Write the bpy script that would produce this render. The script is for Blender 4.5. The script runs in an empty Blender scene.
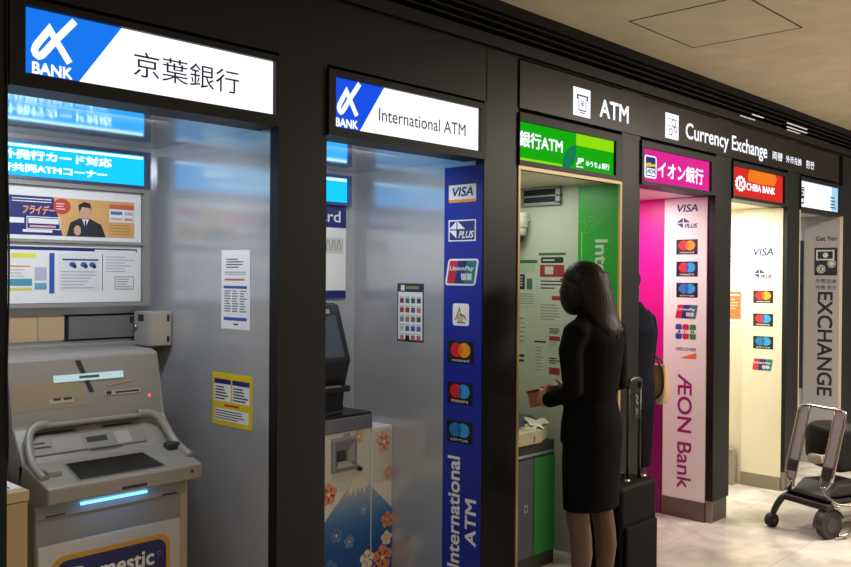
import bpy, bmesh, math, random
from mathutils import Vector, Matrix, Euler
random.seed(7)
sc = bpy.context.scene
COL = sc.collection
PI = math.pi

# ------------------------------------------------------------------ camera, world, lights, exposure
cam_d = bpy.data.cameras.new('camera'); cam = bpy.data.objects.new('camera', cam_d); COL.objects.link(cam)
cam_d.sensor_width = 36.0; cam_d.lens = 876.0 / 851.0 * 36.0
cam_d.clip_start = 0.05
def set_cam(yaw, pit, rol):
    f = Vector((math.sin(yaw)*math.cos(pit), math.cos(yaw)*math.cos(pit), math.sin(pit)))
    r = f.cross(Vector((0,0,1))).normalized(); u = r.cross(f)
    r2 = math.cos(rol)*r + math.sin(rol)*u; u2 = math.cos(rol)*u - math.sin(rol)*r
    cam.matrix_world = Matrix(((r2.x,u2.x,-f.x,0.0),(r2.y,u2.y,-f.y,-2.5079),(r2.z,u2.z,-f.z,1.58),(0,0,0,1)))
set_cam(math.radians(46.5588), math.radians(-0.5443), math.radians(0.397))
sc.camera = cam

sc.view_settings.view_transform = 'Standard'
sc.view_settings.look = 'None'
sc.view_settings.gamma = 1.0
sc.view_settings.use_curve_mapping = False
sc.view_settings.exposure = 0.0

W = bpy.data.worlds.new('hall_ambience'); sc.world = W; W.use_nodes = True
W.node_tree.nodes['Background'].inputs[0].default_value = (1.0, 0.90, 0.77, 1)
W.node_tree.nodes['Background'].inputs[1].default_value = 0.21

def area(name, loc, rot, sx, sy, power, color):
    d = bpy.data.lights.new(name, 'AREA'); d.shape = 'RECTANGLE'; d.size = sx; d.size_y = sy
    d.energy = power; d.color = color
    o = bpy.data.objects.new(name, d); COL.objects.link(o); o.location = loc; o.rotation_euler = rot
    return o
# the hall's own ceiling lamps, out of frame behind and to the right of the photographer
area('hall_ceiling_lamp', (6.6,-2.3,2.78), (0,0,0), 1.6, 1.2, 245, (1.0,0.90,0.78))
area('hall_ceiling_lamp', (3.2,-3.4,2.78), (0,0,0), 1.2, 0.6, 20, (1.0,0.86,0.68))
area('hall_ceiling_lamp', (0.2,-3.0,2.78), (0,0,0), 1.2, 0.6, 18, (1.0,0.84,0.62))
# booth ceiling lamps; in booths one and two only added fill lights
area('booth_lamp_or_fill', (1.32,0.19,2.09), (math.radians(25),0,0), 0.5, 0.10, 8.5, (0.82,0.89,1.0))  # added fill behind the lintel to brighten booth one, no fixture there
area('booth_lamp_or_fill', (2.46,0.19,2.09), (math.radians(25),0,0), 0.5, 0.10, 7.5, (0.86,0.92,1.0))  # same kind of added fill, hidden behind the second lintel
area('booth_lamp_or_fill', (3.73,0.45,2.09), (0,0,0), 0.5, 0.3, 3.8, (0.90,1.0,0.90))
area('booth_lamp_or_fill', (4.80,0.50,2.09), (0,0,0), 0.4, 0.3, 13.0, (1.0,0.95,0.95))
area('booth_lamp_or_fill', (6.00,0.45,2.09), (0,0,0), 0.4, 0.3, 23.0, (1.0,0.97,0.88))
area('booth_lamp_or_fill', (7.20,0.45,2.09), (0,0,0), 0.4, 0.3, 1.0, (0.92,0.95,1.0))

# ------------------------------------------------------------------ materials
def lin(h):
    h = h.lstrip('#'); v = [int(h[i:i+2],16)/255 for i in (0,2,4)]
    return tuple(c/12.92 if c <= .04045 else ((c+.055)/1.055)**2.4 for c in v) + (1,)
MC = {}
def mat(hexc, rough=0.5, metal=0.0, noise=0.0, scale=8.0, bump=0.0, spec=0.5, stretch=None):
    k = (hexc, rough, metal, noise, scale, bump, spec, stretch)
    if k in MC: return MC[k]
    m = bpy.data.materials.new('surface_' + hexc.strip('#')); m.use_nodes = True
    nt = m.node_tree; b = nt.nodes['Principled BSDF']
    c = lin(hexc)
    b.inputs['Base Color'].default_value = c
    b.inputs['Roughness'].default_value = rough; b.inputs['Metallic'].default_value = metal
    b.inputs['Specular IOR Level'].default_value = spec
    if noise or bump:
        tc = nt.nodes.new('ShaderNodeTexCoord'); mp = nt.nodes.new('ShaderNodeMapping')
        if stretch: mp.inputs['Scale'].default_value = stretch
        nz = nt.nodes.new('ShaderNodeTexNoise'); nz.inputs['Scale'].default_value = scale; nz.inputs['Detail'].default_value = 6
        nt.links.new(tc.outputs['Object'], mp.inputs[0]); nt.links.new(mp.outputs[0], nz.inputs['Vector'])
        if noise:
            mx = nt.nodes.new('ShaderNodeMixRGB'); mx.blend_type = 'MULTIPLY'; mx.inputs[0].default_value = 1
            rp = nt.nodes.new('ShaderNodeValToRGB')
            rp.color_ramp.elements[0].position = .3; rp.color_ramp.elements[1].position = .7
            rp.color_ramp.elements[0].color = (1-noise,)*3 + (1,); rp.color_ramp.elements[1].color = (1,1,1,1)
            nt.links.new(nz.outputs[0], rp.inputs[0])
            mx.inputs[1].default_value = c; nt.links.new(rp.outputs[0], mx.inputs[2])
            nt.links.new(mx.outputs[0], b.inputs['Base Color'])
        if bump:
            bp = nt.nodes.new('ShaderNodeBump'); bp.inputs['Strength'].default_value = bump; bp.inputs['Distance'].default_value = .01
            nt.links.new(nz.outputs[0], bp.inputs['Height']); nt.links.new(bp.outputs[0], b.inputs['Normal'])
    MC[k] = m; return m
def glow(hexc, s=1.0):
    k = ('glow', hexc, s)
    if k in MC: return MC[k]
    m = bpy.data.materials.new('lit_' + hexc.strip('#')); m.use_nodes = True
    b = m.node_tree.nodes['Principled BSDF']
    b.inputs['Base Color'].default_value = (0.01,0.01,0.01,1)
    b.inputs['Specular IOR Level'].default_value = 0.0
    b.inputs['Roughness'].default_value = .6
    b.inputs['Emission Color'].default_value = lin(hexc); b.inputs['Emission Strength'].default_value = s
    MC[k] = m; return m
def floor_mat():
    m = bpy.data.materials.new('pale_stone_floor'); m.use_nodes = True
    nt = m.node_tree; b = nt.nodes['Principled BSDF']; b.inputs['Roughness'].default_value = .22
    tc = nt.nodes.new('ShaderNodeTexCoord')
    n1 = nt.nodes.new('ShaderNodeTexNoise'); n1.inputs['Scale'].default_value = 3.0; n1.inputs['Detail'].default_value = 9; n1.inputs['Distortion'].default_value = 1.2
    rp = nt.nodes.new('ShaderNodeValToRGB')
    rp.color_ramp.elements[0].position = .3; rp.color_ramp.elements[0].color = lin('#b3ada3')
    rp.color_ramp.elements[1].position = .7; rp.color_ramp.elements[1].color = lin('#e2ddd5')
    br = nt.nodes.new('ShaderNodeTexBrick'); br.offset = 0.0
    br.inputs['Scale'].default_value = 1.0; br.inputs['Mortar Size'].default_value = .003
    br.inputs['Brick Width'].default_value = .6; br.inputs['Row Height'].default_value = .6
    br.inputs['Color1'].default_value = (1,1,1,1); br.inputs['Color2'].default_value = (.93,.93,.93,1); br.inputs['Mortar'].default_value = (.72,.7,.67,1)
    mx = nt.nodes.new('ShaderNodeMixRGB'); mx.blend_type = 'MULTIPLY'; mx.inputs[0].default_value = 1
    L = nt.links.new
    L(tc.outputs['Object'], n1.inputs['Vector']); L(tc.outputs['Object'], br.inputs['Vector'])
    L(n1.outputs[0], rp.inputs[0]); L(rp.outputs[0], mx.inputs[1]); L(br.outputs[0], mx.inputs[2]); L(mx.outputs[0], b.inputs['Base Color'])
    return m
BLACK = mat('#131315', .45, noise=.10, scale=3, spec=.3)
BLACK2 = mat('#131211', .5, spec=.3)
DARKGAP = mat('#080808', .8)
STEEL = mat('#8b857a', .35, .7, noise=.12, scale=20, stretch=(1,1,.1))
LAMI = mat('#bfc0c2', .15, .38, noise=.04, scale=4)
CREAM = mat('#d8d2bc', .45)
WHITE = mat('#e6e4e0', .45)
GREY = mat('#8f8e88', .5)
PAPER = mat('#e9e9e6', .7)
INK = mat('#2a2c33', .6)
NAVY = mat('#1b2570', .4)

# ------------------------------------------------------------------ mesh helpers
def bx(bm, x0, x1, y0, y1, z0, z1, r=0.0, seg=2, mi=0):
    vs = [bm.verts.new(p) for p in ((x0,y0,z0),(x1,y0,z0),(x1,y1,z0),(x0,y1,z0),(x0,y0,z1),(x1,y0,z1),(x1,y1,z1),(x0,y1,z1))]
    fs = [bm.faces.new([vs[i] for i in q]) for q in ((3,2,1,0),(4,5,6,7),(0,1,5,4),(1,2,6,5),(2,3,7,6),(3,0,4,7))]
    for f in fs: f.material_index = mi
    if r:
        es = list({e for f in fs for e in f.edges})
        res = bmesh.ops.bevel(bm, geom=es, offset=r, segments=seg, affect='EDGES', profile=.5)
        for f in res['faces']: f.material_index = mi
def prism(bm, prof, x0, x1, r=0.0, axis='x', mi=0):
    def P(a, b, t):
        return (t,a,b) if axis == 'x' else ((a,t,b) if axis == 'y' else (a,b,t))
    v0 = [bm.verts.new(P(a,b,x0)) for a,b in prof]; v1 = [bm.verts.new(P(a,b,x1)) for a,b in prof]
    n = len(prof); fs = []
    fs.append(bm.faces.new(v0[::-1])); fs.append(bm.faces.new(v1))
    for i in range(n): fs.append(bm.faces.new((v0[i], v0[(i+1)%n], v1[(i+1)%n], v1[i])))
    for f in fs: f.material_index = mi
    if r:
        es = list({e for f in fs for e in f.edges})
        bmesh.ops.bevel(bm, geom=es, offset=r, segments=2, affect='EDGES', profile=.5)
def tube(bm, pts, rad, seg=10, flat=1.0, up=None, mi=0, cap=True):
    pts = [Vector(p) for p in pts]; n = len(pts)
    if not hasattr(rad, '__len__'): rad = [rad]*n
    rings = []; ref = Vector(up) if up else Vector((0,0,1))
    for i, p in enumerate(pts):
        t = (pts[min(i+1,n-1)] - pts[max(i-1,0)]).normalized()
        a = ref - t*ref.dot(t)
        if a.length < 1e-3: a = Vector((1,0,0)) - t*t.x
        if a.length < 1e-3: a = Vector((0,1,0)) - t*t.y
        a.normalize(); ref = a; b = t.cross(a)
        r = rad[i]; ra, rb = (r if hasattr(r,'__len__') else (r*flat, r))
        rings.append([bm.verts.new(p + a*math.cos(2*PI*k/seg)*ra + b*math.sin(2*PI*k/seg)*rb) for k in range(seg)])
    for i in range(n-1):
        for k in range(seg):
            f = bm.faces.new((rings[i][k], rings[i][(k+1)%seg], rings[i+1][(k+1)%seg], rings[i+1][k])); f.material_index = mi; f.smooth = True
    if cap:
        bm.faces.new(rings[0][::-1]).material_index = mi; bm.faces.new(rings[-1]).material_index = mi
def loft(bm, rings, seg=24, mi=0, cap=True):
    # rings of (cx, cy, z, rx, ry)
    R = []
    for cx, cy, z, rx, ry in rings:
        R.append([bm.verts.new((cx + rx*math.cos(2*PI*k/seg), cy + ry*math.sin(2*PI*k/seg), z)) for k in range(seg)])
    for i in range(len(R)-1):
        for k in range(seg):
            f = bm.faces.new((R[i][k], R[i][(k+1)%seg], R[i+1][(k+1)%seg], R[i+1][k])); f.smooth = True; f.material_index = mi
    if cap:
        bm.faces.new(R[0][::-1]).material_index = mi; bm.faces.new(R[-1]).material_index = mi
def ell(bm, c, r, rot=(0,0,0), seg=20, ring=12, mi=0):
    M = Matrix.Translation(c) @ Euler(rot).to_matrix().to_4x4() @ Matrix.Diagonal((r[0],r[1],r[2],1))
    res = bmesh.ops.create_uvsphere(bm, u_segments=seg, v_segments=ring, radius=1, matrix=M)
    for v in res['verts']:
        for f in v.link_faces: f.smooth = True; f.material_index = mi
def smooth_path(pts, n=6):
    P = [Vector(p) for p in pts]; out = []
    for i in range(len(P)-1):
        p0 = P[max(i-1,0)]; p1 = P[i]; p2 = P[i+1]; p3 = P[min(i+2,len(P)-1)]
        for k in range(n):
            t = k/n
            out.append(.5*((2*p1) + (p2-p0)*t + (2*p0-5*p1+4*p2-p3)*t*t + (-p0+3*p1-3*p2+p3)*t**3))
    out.append(P[-1]); return out
def base_of(parent):
    o = Vector((0,0,0)); q = parent
    while q is not None: o = o + Vector(q.location); q = q.parent
    return o
def obj(name, bm, mats, parent=None, local=False, recalc=True):
    if recalc: bmesh.ops.recalc_face_normals(bm, faces=bm.faces[:])
    me = bpy.data.meshes.new(name); bm.to_mesh(me); bm.free()
    for m in (mats if isinstance(mats,(list,tuple)) else [mats]): me.materials.append(m)
    o = bpy.data.objects.new(name, me); COL.objects.link(o)
    if parent is not None:
        if not local: me.transform(Matrix.Translation(-base_of(parent)))
        o.parent = parent
    return o
def tag(o, label, cat, group=None, kind=None):
    o['label'] = label; o['category'] = cat
    if group: o['group'] = group
    if kind: o['kind'] = kind
    return o
def thing(name, label, cat, loc, rotz=0.0, group=None):
    o = bpy.data.objects.new(name, None); COL.objects.link(o); o.empty_display_size = .05
    o.location = loc; o.rotation_euler = (0,0,rotz)
    return tag(o, label, cat, group)
def struct(name, bm, m):
    o = obj(name, bm, m); o['kind'] = 'structure'; return o
def box_struct(name, m, *b):
    bm = bmesh.new(); bx(bm, *b); return struct(name, bm, m)
def box(name, m, parent, *b, r=0.0):
    bm = bmesh.new(); bx(bm, *b, r=r); return obj(name, bm, m, parent)
def remesh(o, vox, smooth=2):
    md = o.modifiers.new('r','REMESH'); md.mode = 'VOXEL'; md.voxel_size = vox; md.use_smooth_shade = True
    if smooth:
        s = o.modifiers.new('s','SMOOTH'); s.iterations = smooth; s.factor = .5
    dg = bpy.context.evaluated_depsgraph_get(); dg.update()
    me = bpy.data.meshes.new_from_object(o.evaluated_get(dg))
    o.modifiers.clear(); old = o.data; o.data = me
    for p in me.polygons: p.use_smooth = True
    return o

class Flat:
    """Thin printed or cut-out shapes lying on one plane, each layer a fraction of a millimetre proud of the last."""
    STEP = .0007
    def __init__(s, O, U, V):
        s.O = Vector(O); s.U = Vector(U).normalized(); s.V = Vector(V).normalized(); s.N = s.U.cross(s.V)
        s.bm = bmesh.new(); s.mats = []
    def mi(s, m):
        if m not in s.mats: s.mats.append(m)
        return s.mats.index(m)
    def P(s, u, v, l=0): return s.O + s.U*u + s.V*v + s.N*(l*s.STEP)
    def poly(s, pts, m, l=1):
        f = s.bm.faces.new([s.bm.verts.new(s.P(u,v,l)) for u,v in pts]); f.material_index = s.mi(m)
        if f.normal.dot(s.N) < 0: pass
        f.normal_update()
        if f.normal.dot(s.N) < 0: f.normal_flip()
    def rect(s, u0, v0, u1, v1, m, l=1): s.poly([(u0,v0),(u1,v0),(u1,v1),(u0,v1)], m, l)
    def rrect(s, u0, v0, u1, v1, r, m, l=1, skew=0.0):
        pts = []
        for cx, cy, a0 in ((u1-r,v0+r,-PI/2),(u1-r,v1-r,0),(u0+r,v1-r,PI/2),(u0+r,v0+r,PI)):
            for k in range(6):
                a = a0 + k*PI/10; x = cx+r*math.cos(a); y = cy+r*math.sin(a)
                pts.append((x + skew*(y-(v0+v1)/2), y))
        s.poly(pts, m, l)
    def disc(s, u, v, ru, m, l=1, rv=None, n=24):
        rv = rv or ru
        s.poly([(u+ru*math.cos(2*PI*k/n), v+rv*math.sin(2*PI*k/n)) for k in range(n)], m, l)
    def stroke(s, pts, w, m, l=1, closed=False, caps=False):
        n = len(pts); last = n if closed else n-1
        P = [Vector(p) for p in pts]; L = []; R = []
        for i in range(n):
            a = P[(i-1)%n] if (closed or i > 0) else None; b = P[(i+1)%n] if (closed or i < n-1) else None
            d1 = (P[i]-a).normalized() if a is not None else None; d2 = (b-P[i]).normalized() if b is not None else None
            d1 = d1 or d2; d2 = d2 or d1
            n1 = Vector((-d1.y,d1.x)); n2 = Vector((-d2.y,d2.x)); mm = (n1+n2)
            if mm.length < 1e-4: mm = n1
            mm.normalize(); k = min(1/max(mm.dot(n1),.35), 2.2)
            L.append(P[i]+mm*w/2*k); R.append(P[i]-mm*w/2*k)
        for i in range(last):
            j = (i+1)%n; s.poly([tuple(L[i]),tuple(R[i]),tuple(R[j]),tuple(L[j])], m, l)
    def ring(s, u, v, r, w, m, l=1, a0=0, a1=2*PI, n=20, rv=None):
        k = (rv or r)/r; cl = abs(a1-a0-2*PI) < 1e-6
        s.stroke([(u+r*math.cos(a0+(a1-a0)*i/n), v+k*r*math.sin(a0+(a1-a0)*i/n)) for i in range(n if cl else n+1)], w, m, l, cl)
    def slab(s, u0, v0, u1, v1, th, m, back=0.0):
        i = s.mi(m); c = []
        for d in (back, th):
            for u, v in ((u0,v0),(u1,v0),(u1,v1),(u0,v1)): c.append(s.bm.verts.new(s.O+s.U*u+s.V*v+s.N*d))
        for q in ((3,2,1,0),(4,5,6,7),(0,1,5,4),(1,2,6,5),(2,3,7,6),(3,0,4,7)):
            s.bm.faces.new([c[k] for k in q]).material_index = i
    def text(s, body, u0, v0, u1, v1, m, l=1, rot=0, bold=0.0, shear=0.0):
        cu = bpy.data.curves.new('lettering','FONT'); cu.body = body; cu.size = 1; cu.shear = shear
        cu.resolution_u = 4
        o = bpy.data.objects.new('lettering', cu); COL.objects.link(o)
        dg = bpy.context.evaluated_depsgraph_get(); dg.update()
        me = bpy.data.meshes.new_from_object(o.evaluated_get(dg))
        bpy.data.objects.remove(o); bpy.data.curves.remove(cu)
        pts = [(v.co.x, v.co.y) for v in me.vertices]
        if not pts: return
        polys = [tuple(p.vertices) for p in me.polygons]
        if bold:
            n0 = len(pts); base = list(pts); bp = list(polys)
            for dx, dy in ((-bold,-bold),(bold,-bold),(bold,bold),(-bold,bold)):
                k0 = len(pts); pts += [(x+dx,y+dy) for x,y in base]; polys += [tuple(k0+q for q in p) for p in bp]
        if rot == 90: pts = [(-y,x) for x,y in pts]
        elif rot == -90: pts = [(y,-x) for x,y in pts]
        elif rot: 
            ca, sa = math.cos(math.radians(rot)), math.sin(math.radians(rot)); pts = [(x*ca-y*sa, x*sa+y*ca) for x,y in pts]
        xa, xb = min(p[0] for p in pts), max(p[0] for p in pts); ya, yb = min(p[1] for p in pts), max(p[1] for p in pts)
        n1 = len(pts)//(5 if bold else 1)
        vs = [s.bm.verts.new(s.P(u0+(x-xa)/(xb-xa)*(u1-u0), v0+(y-ya)/(yb-ya)*(v1-v0), l+.12*(q//n1))) for q,(x,y) in enumerate(pts)]
        i = s.mi(m)
        for p in polys:
            try:
                f = s.bm.faces.new([vs[k] for k in p]); f.material_index = i
                f.normal_update()
                if f.normal.dot(s.N) < 0: f.normal_flip()
            except ValueError: pass
        bpy.data.meshes.remove(me)
    def lines(s, u0, v0, u1, v1, n, m, l=1, h=.5, seed=0):
        rr = random.Random(seed); st = (v1-v0)/n
        for k in range(n):
            y = v1-(k+.5)*st
            s.rect(u0, y-st*h/2, u0+(u1-u0)*rr.uniform(.6,1), y+st*h/2, m, l)
    def build(s, name, parent=None):
        return obj(name, s.bm, s.mats, parent, recalc=False)
def facade(y=0.0): return Flat((0,y,0),(1,0,0),(0,0,1))        # u = X, v = Z
def side(x): return Flat((x,0,0),(0,-1,0),(0,0,1))              # u = -Y, v = Z, seen from inside a booth

# ------------------------------------------------------------------ the setting
box_struct('floor', floor_mat(), -4, 13, -7, 2.2, -.05, 0)
cm = mat('#d2c4a9', .8, noise=.16, scale=5, bump=.25)
bm = bmesh.new(); bx(bm, -4, 13, -7, -.0, 2.83, 2.9); struct('ceiling', bm, cm)

OPEN = [(.965,1.89),(2.11,3.025),(3.27,4.19),(4.39,5.335),(5.57,6.52),(6.755,7.70)]
PIL = [(-1.5,.965),(1.89,2.11),(3.025,3.27),(4.19,4.39),(5.335,5.57),(6.52,6.755),(7.70,13)]
bm = bmesh.new()
for a, b in PIL: bx(bm, a, b, 0, .05, .14, 2.60)
for a, b in OPEN:
    bx(bm, a, b, .0 if a < 3.2 else .03, .06, 2.36, 2.60)
    bx(bm, a, b, .03, .06, 2.345, 2.36, mi=1)
bx(bm, -1.5, 13, .01, .06, 2.60, 2.612, mi=1)
bx(bm, -1.5, 13, -.012, .06, 2.612, 2.66)
bx(bm, 3.035, 3.041, -.001, .01, 2.36, 2.60, mi=1)
struct('wall_front', bm, [BLACK, DARKGAP])
for k, (a, b) in enumerate(PIL):
    bm = bmesh.new(); bx(bm, a+.012, b-.012 if b < 9 else b, .008, .06, 0, .14); struct('baseboard_front', bm, mat('#5a5247', .4, .4, noise=.1, scale=12))
    bm = bmesh.new(); 
    if k: bx(bm, a-.001, a+.012, .004, .062, 0, .14); struct('trim_%d' % (k+20), bm, STEEL)
# cornice louvre between fascia and ceiling
bm = bmesh.new()
bx(bm, -1.5, 13, .10, .16, 2.60, 2.86)
for z, y in ((2.672,.03),(2.70,.02),(2.728,.01),(2.756,.0)):
    bx(bm, -1.5, 13, y, .10, z, z+.010, mi=1)
bx(bm, -1.5, 13, -.004, .10, 2.782, 2.83)
struct('trim_1', bm, [DARKGAP, BLACK2])

# booths: liners of the party walls, back walls, ceilings
liner = [LAMI, LAMI, mat('#bfc4b2', .45), mat('#d2148c', .42), CREAM, mat('#c2c2c0', .4)]
DEPTH = [.86,.86,1.3,1.3,1.3,1.3]
for k, (a, b) in enumerate(OPEN):
    nb = PIL[k+1]; mid = (nb[0]+min(nb[1], nb[0]+.24))/2; D = DEPTH[k]
    box_struct('wall_right', liner[k], b, mid, .05, D+.04, 0, 2.14)
    pa = PIL[k]; pm = (max(pa[0], pa[1]-.24)+pa[1])/2
    box_struct('wall_left', liner[k], pm, a, .05, D+.04, 0, 2.14)
    box_struct('wall_back', [LAMI, mat('#b4b6b8', .6, noise=.3, scale=120), CREAM, liner[3], CREAM, liner[5]][k], a, b, D, D+.04, 0, 2.14)
    bm = bmesh.new(); bx(bm, pm, mid, .12, D+.04, 2.10, 2.14); struct('ceiling', bm, [mat('#b8bcc2', .08, .6), mat('#b8bcc2', .08, .6), CREAM, mat('#d8c8d0', .5), CREAM, mat('#b5b5b5', .5)][k])
# ceiling access hatch outline
hm = mat('#57503f', .8)
t = thing('ceiling_hatch', 'square access hatch outlined by a thin dark joint in the beige ceiling', 'hatch', (4.13,-.56,2.83))
bm = bmesh.new()
q = [(3.84,-.27),(4.50,-.27),(4.44,-.87),(3.76,-.83)]
q = [(3.80,-.27),(4.47,-.27),(4.47,-.85),(3.80,-.85)]
for i in range(4):
    a, b = q[i], q[(i+1)%4]
    bx(bm, min(a[0],b[0])-.004, max(a[0],b[0])+.004, min(a[1],b[1])-.004, max(a[1],b[1])+.004, 2.8275, 2.8305)
obj('joint', bm, hm, t)
bm = bmesh.new(); bx(bm, 3.804, 4.466, -.846, -.274, 2.829, 2.8305); obj('panel', bm, cm, t)
# reflections on the cornice louvre slats, imitated by glowing strips
for nm, spans, lb in (('a', ((5.664,5.90,2.655),(5.86,6.04,2.690)), 'pair of short glowing strips standing for reflections on the dark louvre above the currency lettering, nearer the camera'),
                  ('b', ((6.47,6.86,2.712),(6.47,6.86,2.684),(6.47,6.71,2.662)), 'three stacked glowing strips standing for reflections on the dark louvre above the last sign, farther right')):
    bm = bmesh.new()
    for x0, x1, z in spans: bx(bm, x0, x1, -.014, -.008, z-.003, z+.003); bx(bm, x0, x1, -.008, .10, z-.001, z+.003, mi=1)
    tag(obj('louvre_glint', bm, [glow('#fff6e6', .75), BLACK2]), lb, 'light', 'imitated reflections on the cornice louvre')

# ------------------------------------------------------------------ lightbox signs over the booths
SB = [2.138,2.131,2.122,2.119,2.121,2.119]; STP = [2.325,2.320,2.305,2.306,2.316,2.319]
def sign_root(k, label):
    a, b = OPEN[k]
    t = thing('lightbox_sign', label, 'sign', ((a+b)/2, .02, 2.10))
    bm = bmesh.new()
    zt, zb = STP[k], SB[k]
    bx(bm, a, b, -.012, .05, zt, 2.345)        # top bar
    bx(bm, a, b, -.012, .12, 2.098, zb)        # bottom bar and soffit lip
    bx(bm, a, SIGN[k][0]-.002, -.012, .05, zb, zt); bx(bm, SIGN[k][1]+.002, b, -.012, .05, zb, zt)
    bx(bm, a, b, .05, .12, zb, 2.345)
    obj('frame', bm, BLACK2, t)
    return t
SIGN = [(1.010,1.866),(2.146,2.986),(3.273,4.115),(4.417,5.252),(5.583,6.437),(6.735,7.60)]
ZB, ZT = 2.130, 2.322
SIGN[5] = (6.765,7.60)
def bank_logo(F, ox, sx, m, l):
    # looped ribbon letter
    pts = [(1.154,2.314),(1.10,2.250),(1.067,2.207),(1.057,2.196),(1.049,2.193),(1.042,2.197),(1.038,2.207),(1.041,2.219),(1.052,2.236),(1.080,2.275),(1.107,2.235),(1.139,2.189)]
    w = .020
    def S(p): return (ox+(p[0]-1.01)*sx, p[1])
    F.stroke([S(p) for p in pts], w, m, l)
def lit_panel(k, t, mats_draw):
    F = facade(.004)
    a, b = SIGN[k]
    F.slab(a, SB[k]-.001, b, STP[k]+.001, .0, mats_draw[0], back=-.03)
    return F
LW = glow('#f4f8ff', 1.25); LB = glow('#1478f0', 1.0); LB2 = glow('#1450e8', 1.0)

t = sign_root(0, 'lit blue and white sign with four Japanese characters over the first booth')
SB_, ST_ = SB[0], STP[0]
F = lit_panel(0, t, [LW]); F.poly([(1.010,SB_),(1.166,SB_),(1.30,ST_),(1.010,ST_)], LB, 1); F.build('panel', t)
F = facade(.002); F.text('京葉銀行', 1.339, 2.187, 1.723, 2.265, mat('#10233f',.5), 1); F.build('lettering', t)['label'] = 'dark characters'
F = facade(.002); bank_logo(F, 1.01, 1.0, LW, 1); F.text('BANK', 1.031, 2.142, 1.147, 2.176, LW, 1, bold=.03); F.build('logo', t)['label'] = 'white ribbon logo with lettering below'

t = sign_root(1, 'lit blue and white sign reading International ATM over the second booth')
SB_, ST_ = SB[1], STP[1]
F = lit_panel(1, t, [LW]); F.poly([(2.146,SB_),(2.276,SB_),(2.405,ST_),(2.146,ST_)], LB2, 1); F.build('panel', t)
F = facade(.002); F.text('International ATM', 2.376, 2.186, 2.897, 2.238, mat('#20242c',.5), 1, bold=.004); F.build('lettering', t)['label'] = 'dark lettering'
F = facade(.002); bank_logo(F, 2.144, .9, LW, 1); F.text('BANK', 2.153, 2.137, 2.266, 2.170, LW, 1, bold=.03); F.build('logo', t)['label'] = 'white ribbon logo with lettering below'

t = sign_root(2, 'lit green sign with white lettering over the third booth')
SB_, ST_ = SB[2], STP[2]
G1 = glow('#0fae0a', .95); G2 = glow('#8fe00a', 1.0); G3 = glow('#0a8a5e', .8)
F = lit_panel(2, t, [G1]); F.rect(3.757,2.245,4.115,ST_,G2,1); F.rect(3.273,SB_,3.635,2.137,G2,1)
F.poly([(3.640,2.124),(3.640,2.16),(3.665,2.20),(3.70,2.228),(3.757,2.245),(3.757,2.20),(3.745,2.165),(3.715,2.135),(3.69,2.124)], G3, 2); F.build('panel', t)
F = facade(.002); F.text('銀行ATM', 3.278, 2.187, 3.635, 2.263, LW, 1, bold=.022); F.build('lettering', t)['label'] = 'large white lettering'
F = facade(.002); F.text('ゆうちょ銀行', 3.846, 2.146, 4.070, 2.178, LW, 1, bold=.02); F.build('lettering', t)['label'] = 'small white lettering'
F = facade(.002); F.text('JP', 3.755, 2.147, 3.825, 2.184, LW, 1, bold=.05, shear=.2); F.text('BANK', 3.757, 2.134, 3.822, 2.142, LW, 1, bold=.02); F.build('logo', t)['label'] = 'small white logo'

t = sign_root(3, 'lit pink sign with white Japanese lettering over the fourth booth')
SB_, ST_ = SB[3], STP[3]
P1 = glow('#e8249a', .95)
F = lit_panel(3, t, [P1]); F.build('panel', t)
F = facade(.002); F.text('イオン銀行', 4.590, 2.153, 5.165, 2.252, LW, 1, bold=.022); F.build('lettering', t)['label'] = 'white lettering'
F = facade(.002); F.rrect(4.440,2.142,4.577,2.270,.018,LW,1); F.rrect(4.452,2.152,4.565,2.262,.012,glow('#3a3a9c',.7),2)
F.poly([(4.452,2.203),(4.565,2.212),(4.565,2.228),(4.53,2.222),(4.49,2.230),(4.452,2.222)], glow('#f4d020',.9), 3)
F.rect(4.462,2.158,4.556,2.198,LW,3); F.text('AEON', 4.466,2.168,4.552,2.194, glow('#2a2a8c',.6), 4, bold=.03); F.build('logo', t)['label'] = 'small blue and yellow logo plate'

t = sign_root(4, 'lit red and orange sign with white round emblem over the fifth booth')
SB_, ST_ = SB[4], STP[4]
R1 = glow('#e0261c', .95); R2 = glow('#f87a10', 1.0)
F = lit_panel(4, t, [R1]); F.poly([(5.86,ST_),(5.83,2.27),(5.84,2.235),(6.0,2.228),(6.28,2.235),(6.33,2.28),(6.30,ST_)], R2, 1); F.build('panel', t)
F = facade(.002)
pts = []
for i in range(48):
    r = 1.0 if (i//2)%2 else .86
    pts.append((5.712+.088*r*math.cos(2*PI*i/48), 2.208+.054*r*math.sin(2*PI*i/48)))
F.poly(pts, LW, 1); F.disc(5.712,2.208,.050,R1,2,rv=.033); F.rect(5.690,2.185,5.708,2.232,LW,3); F.poly([(5.708,2.208),(5.735,2.232),(5.752,2.225),(5.725,2.203),(5.752,2.188),(5.735,2.182)], LW, 3)
F.build('logo', t)['label'] = 'white toothed round emblem'
F = facade(.002); F.text('CHIBA BANK', 5.805, 2.172, 6.29, 2.222, LW, 1, bold=.03); F.build('lettering', t)['label'] = 'white lettering'

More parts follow.
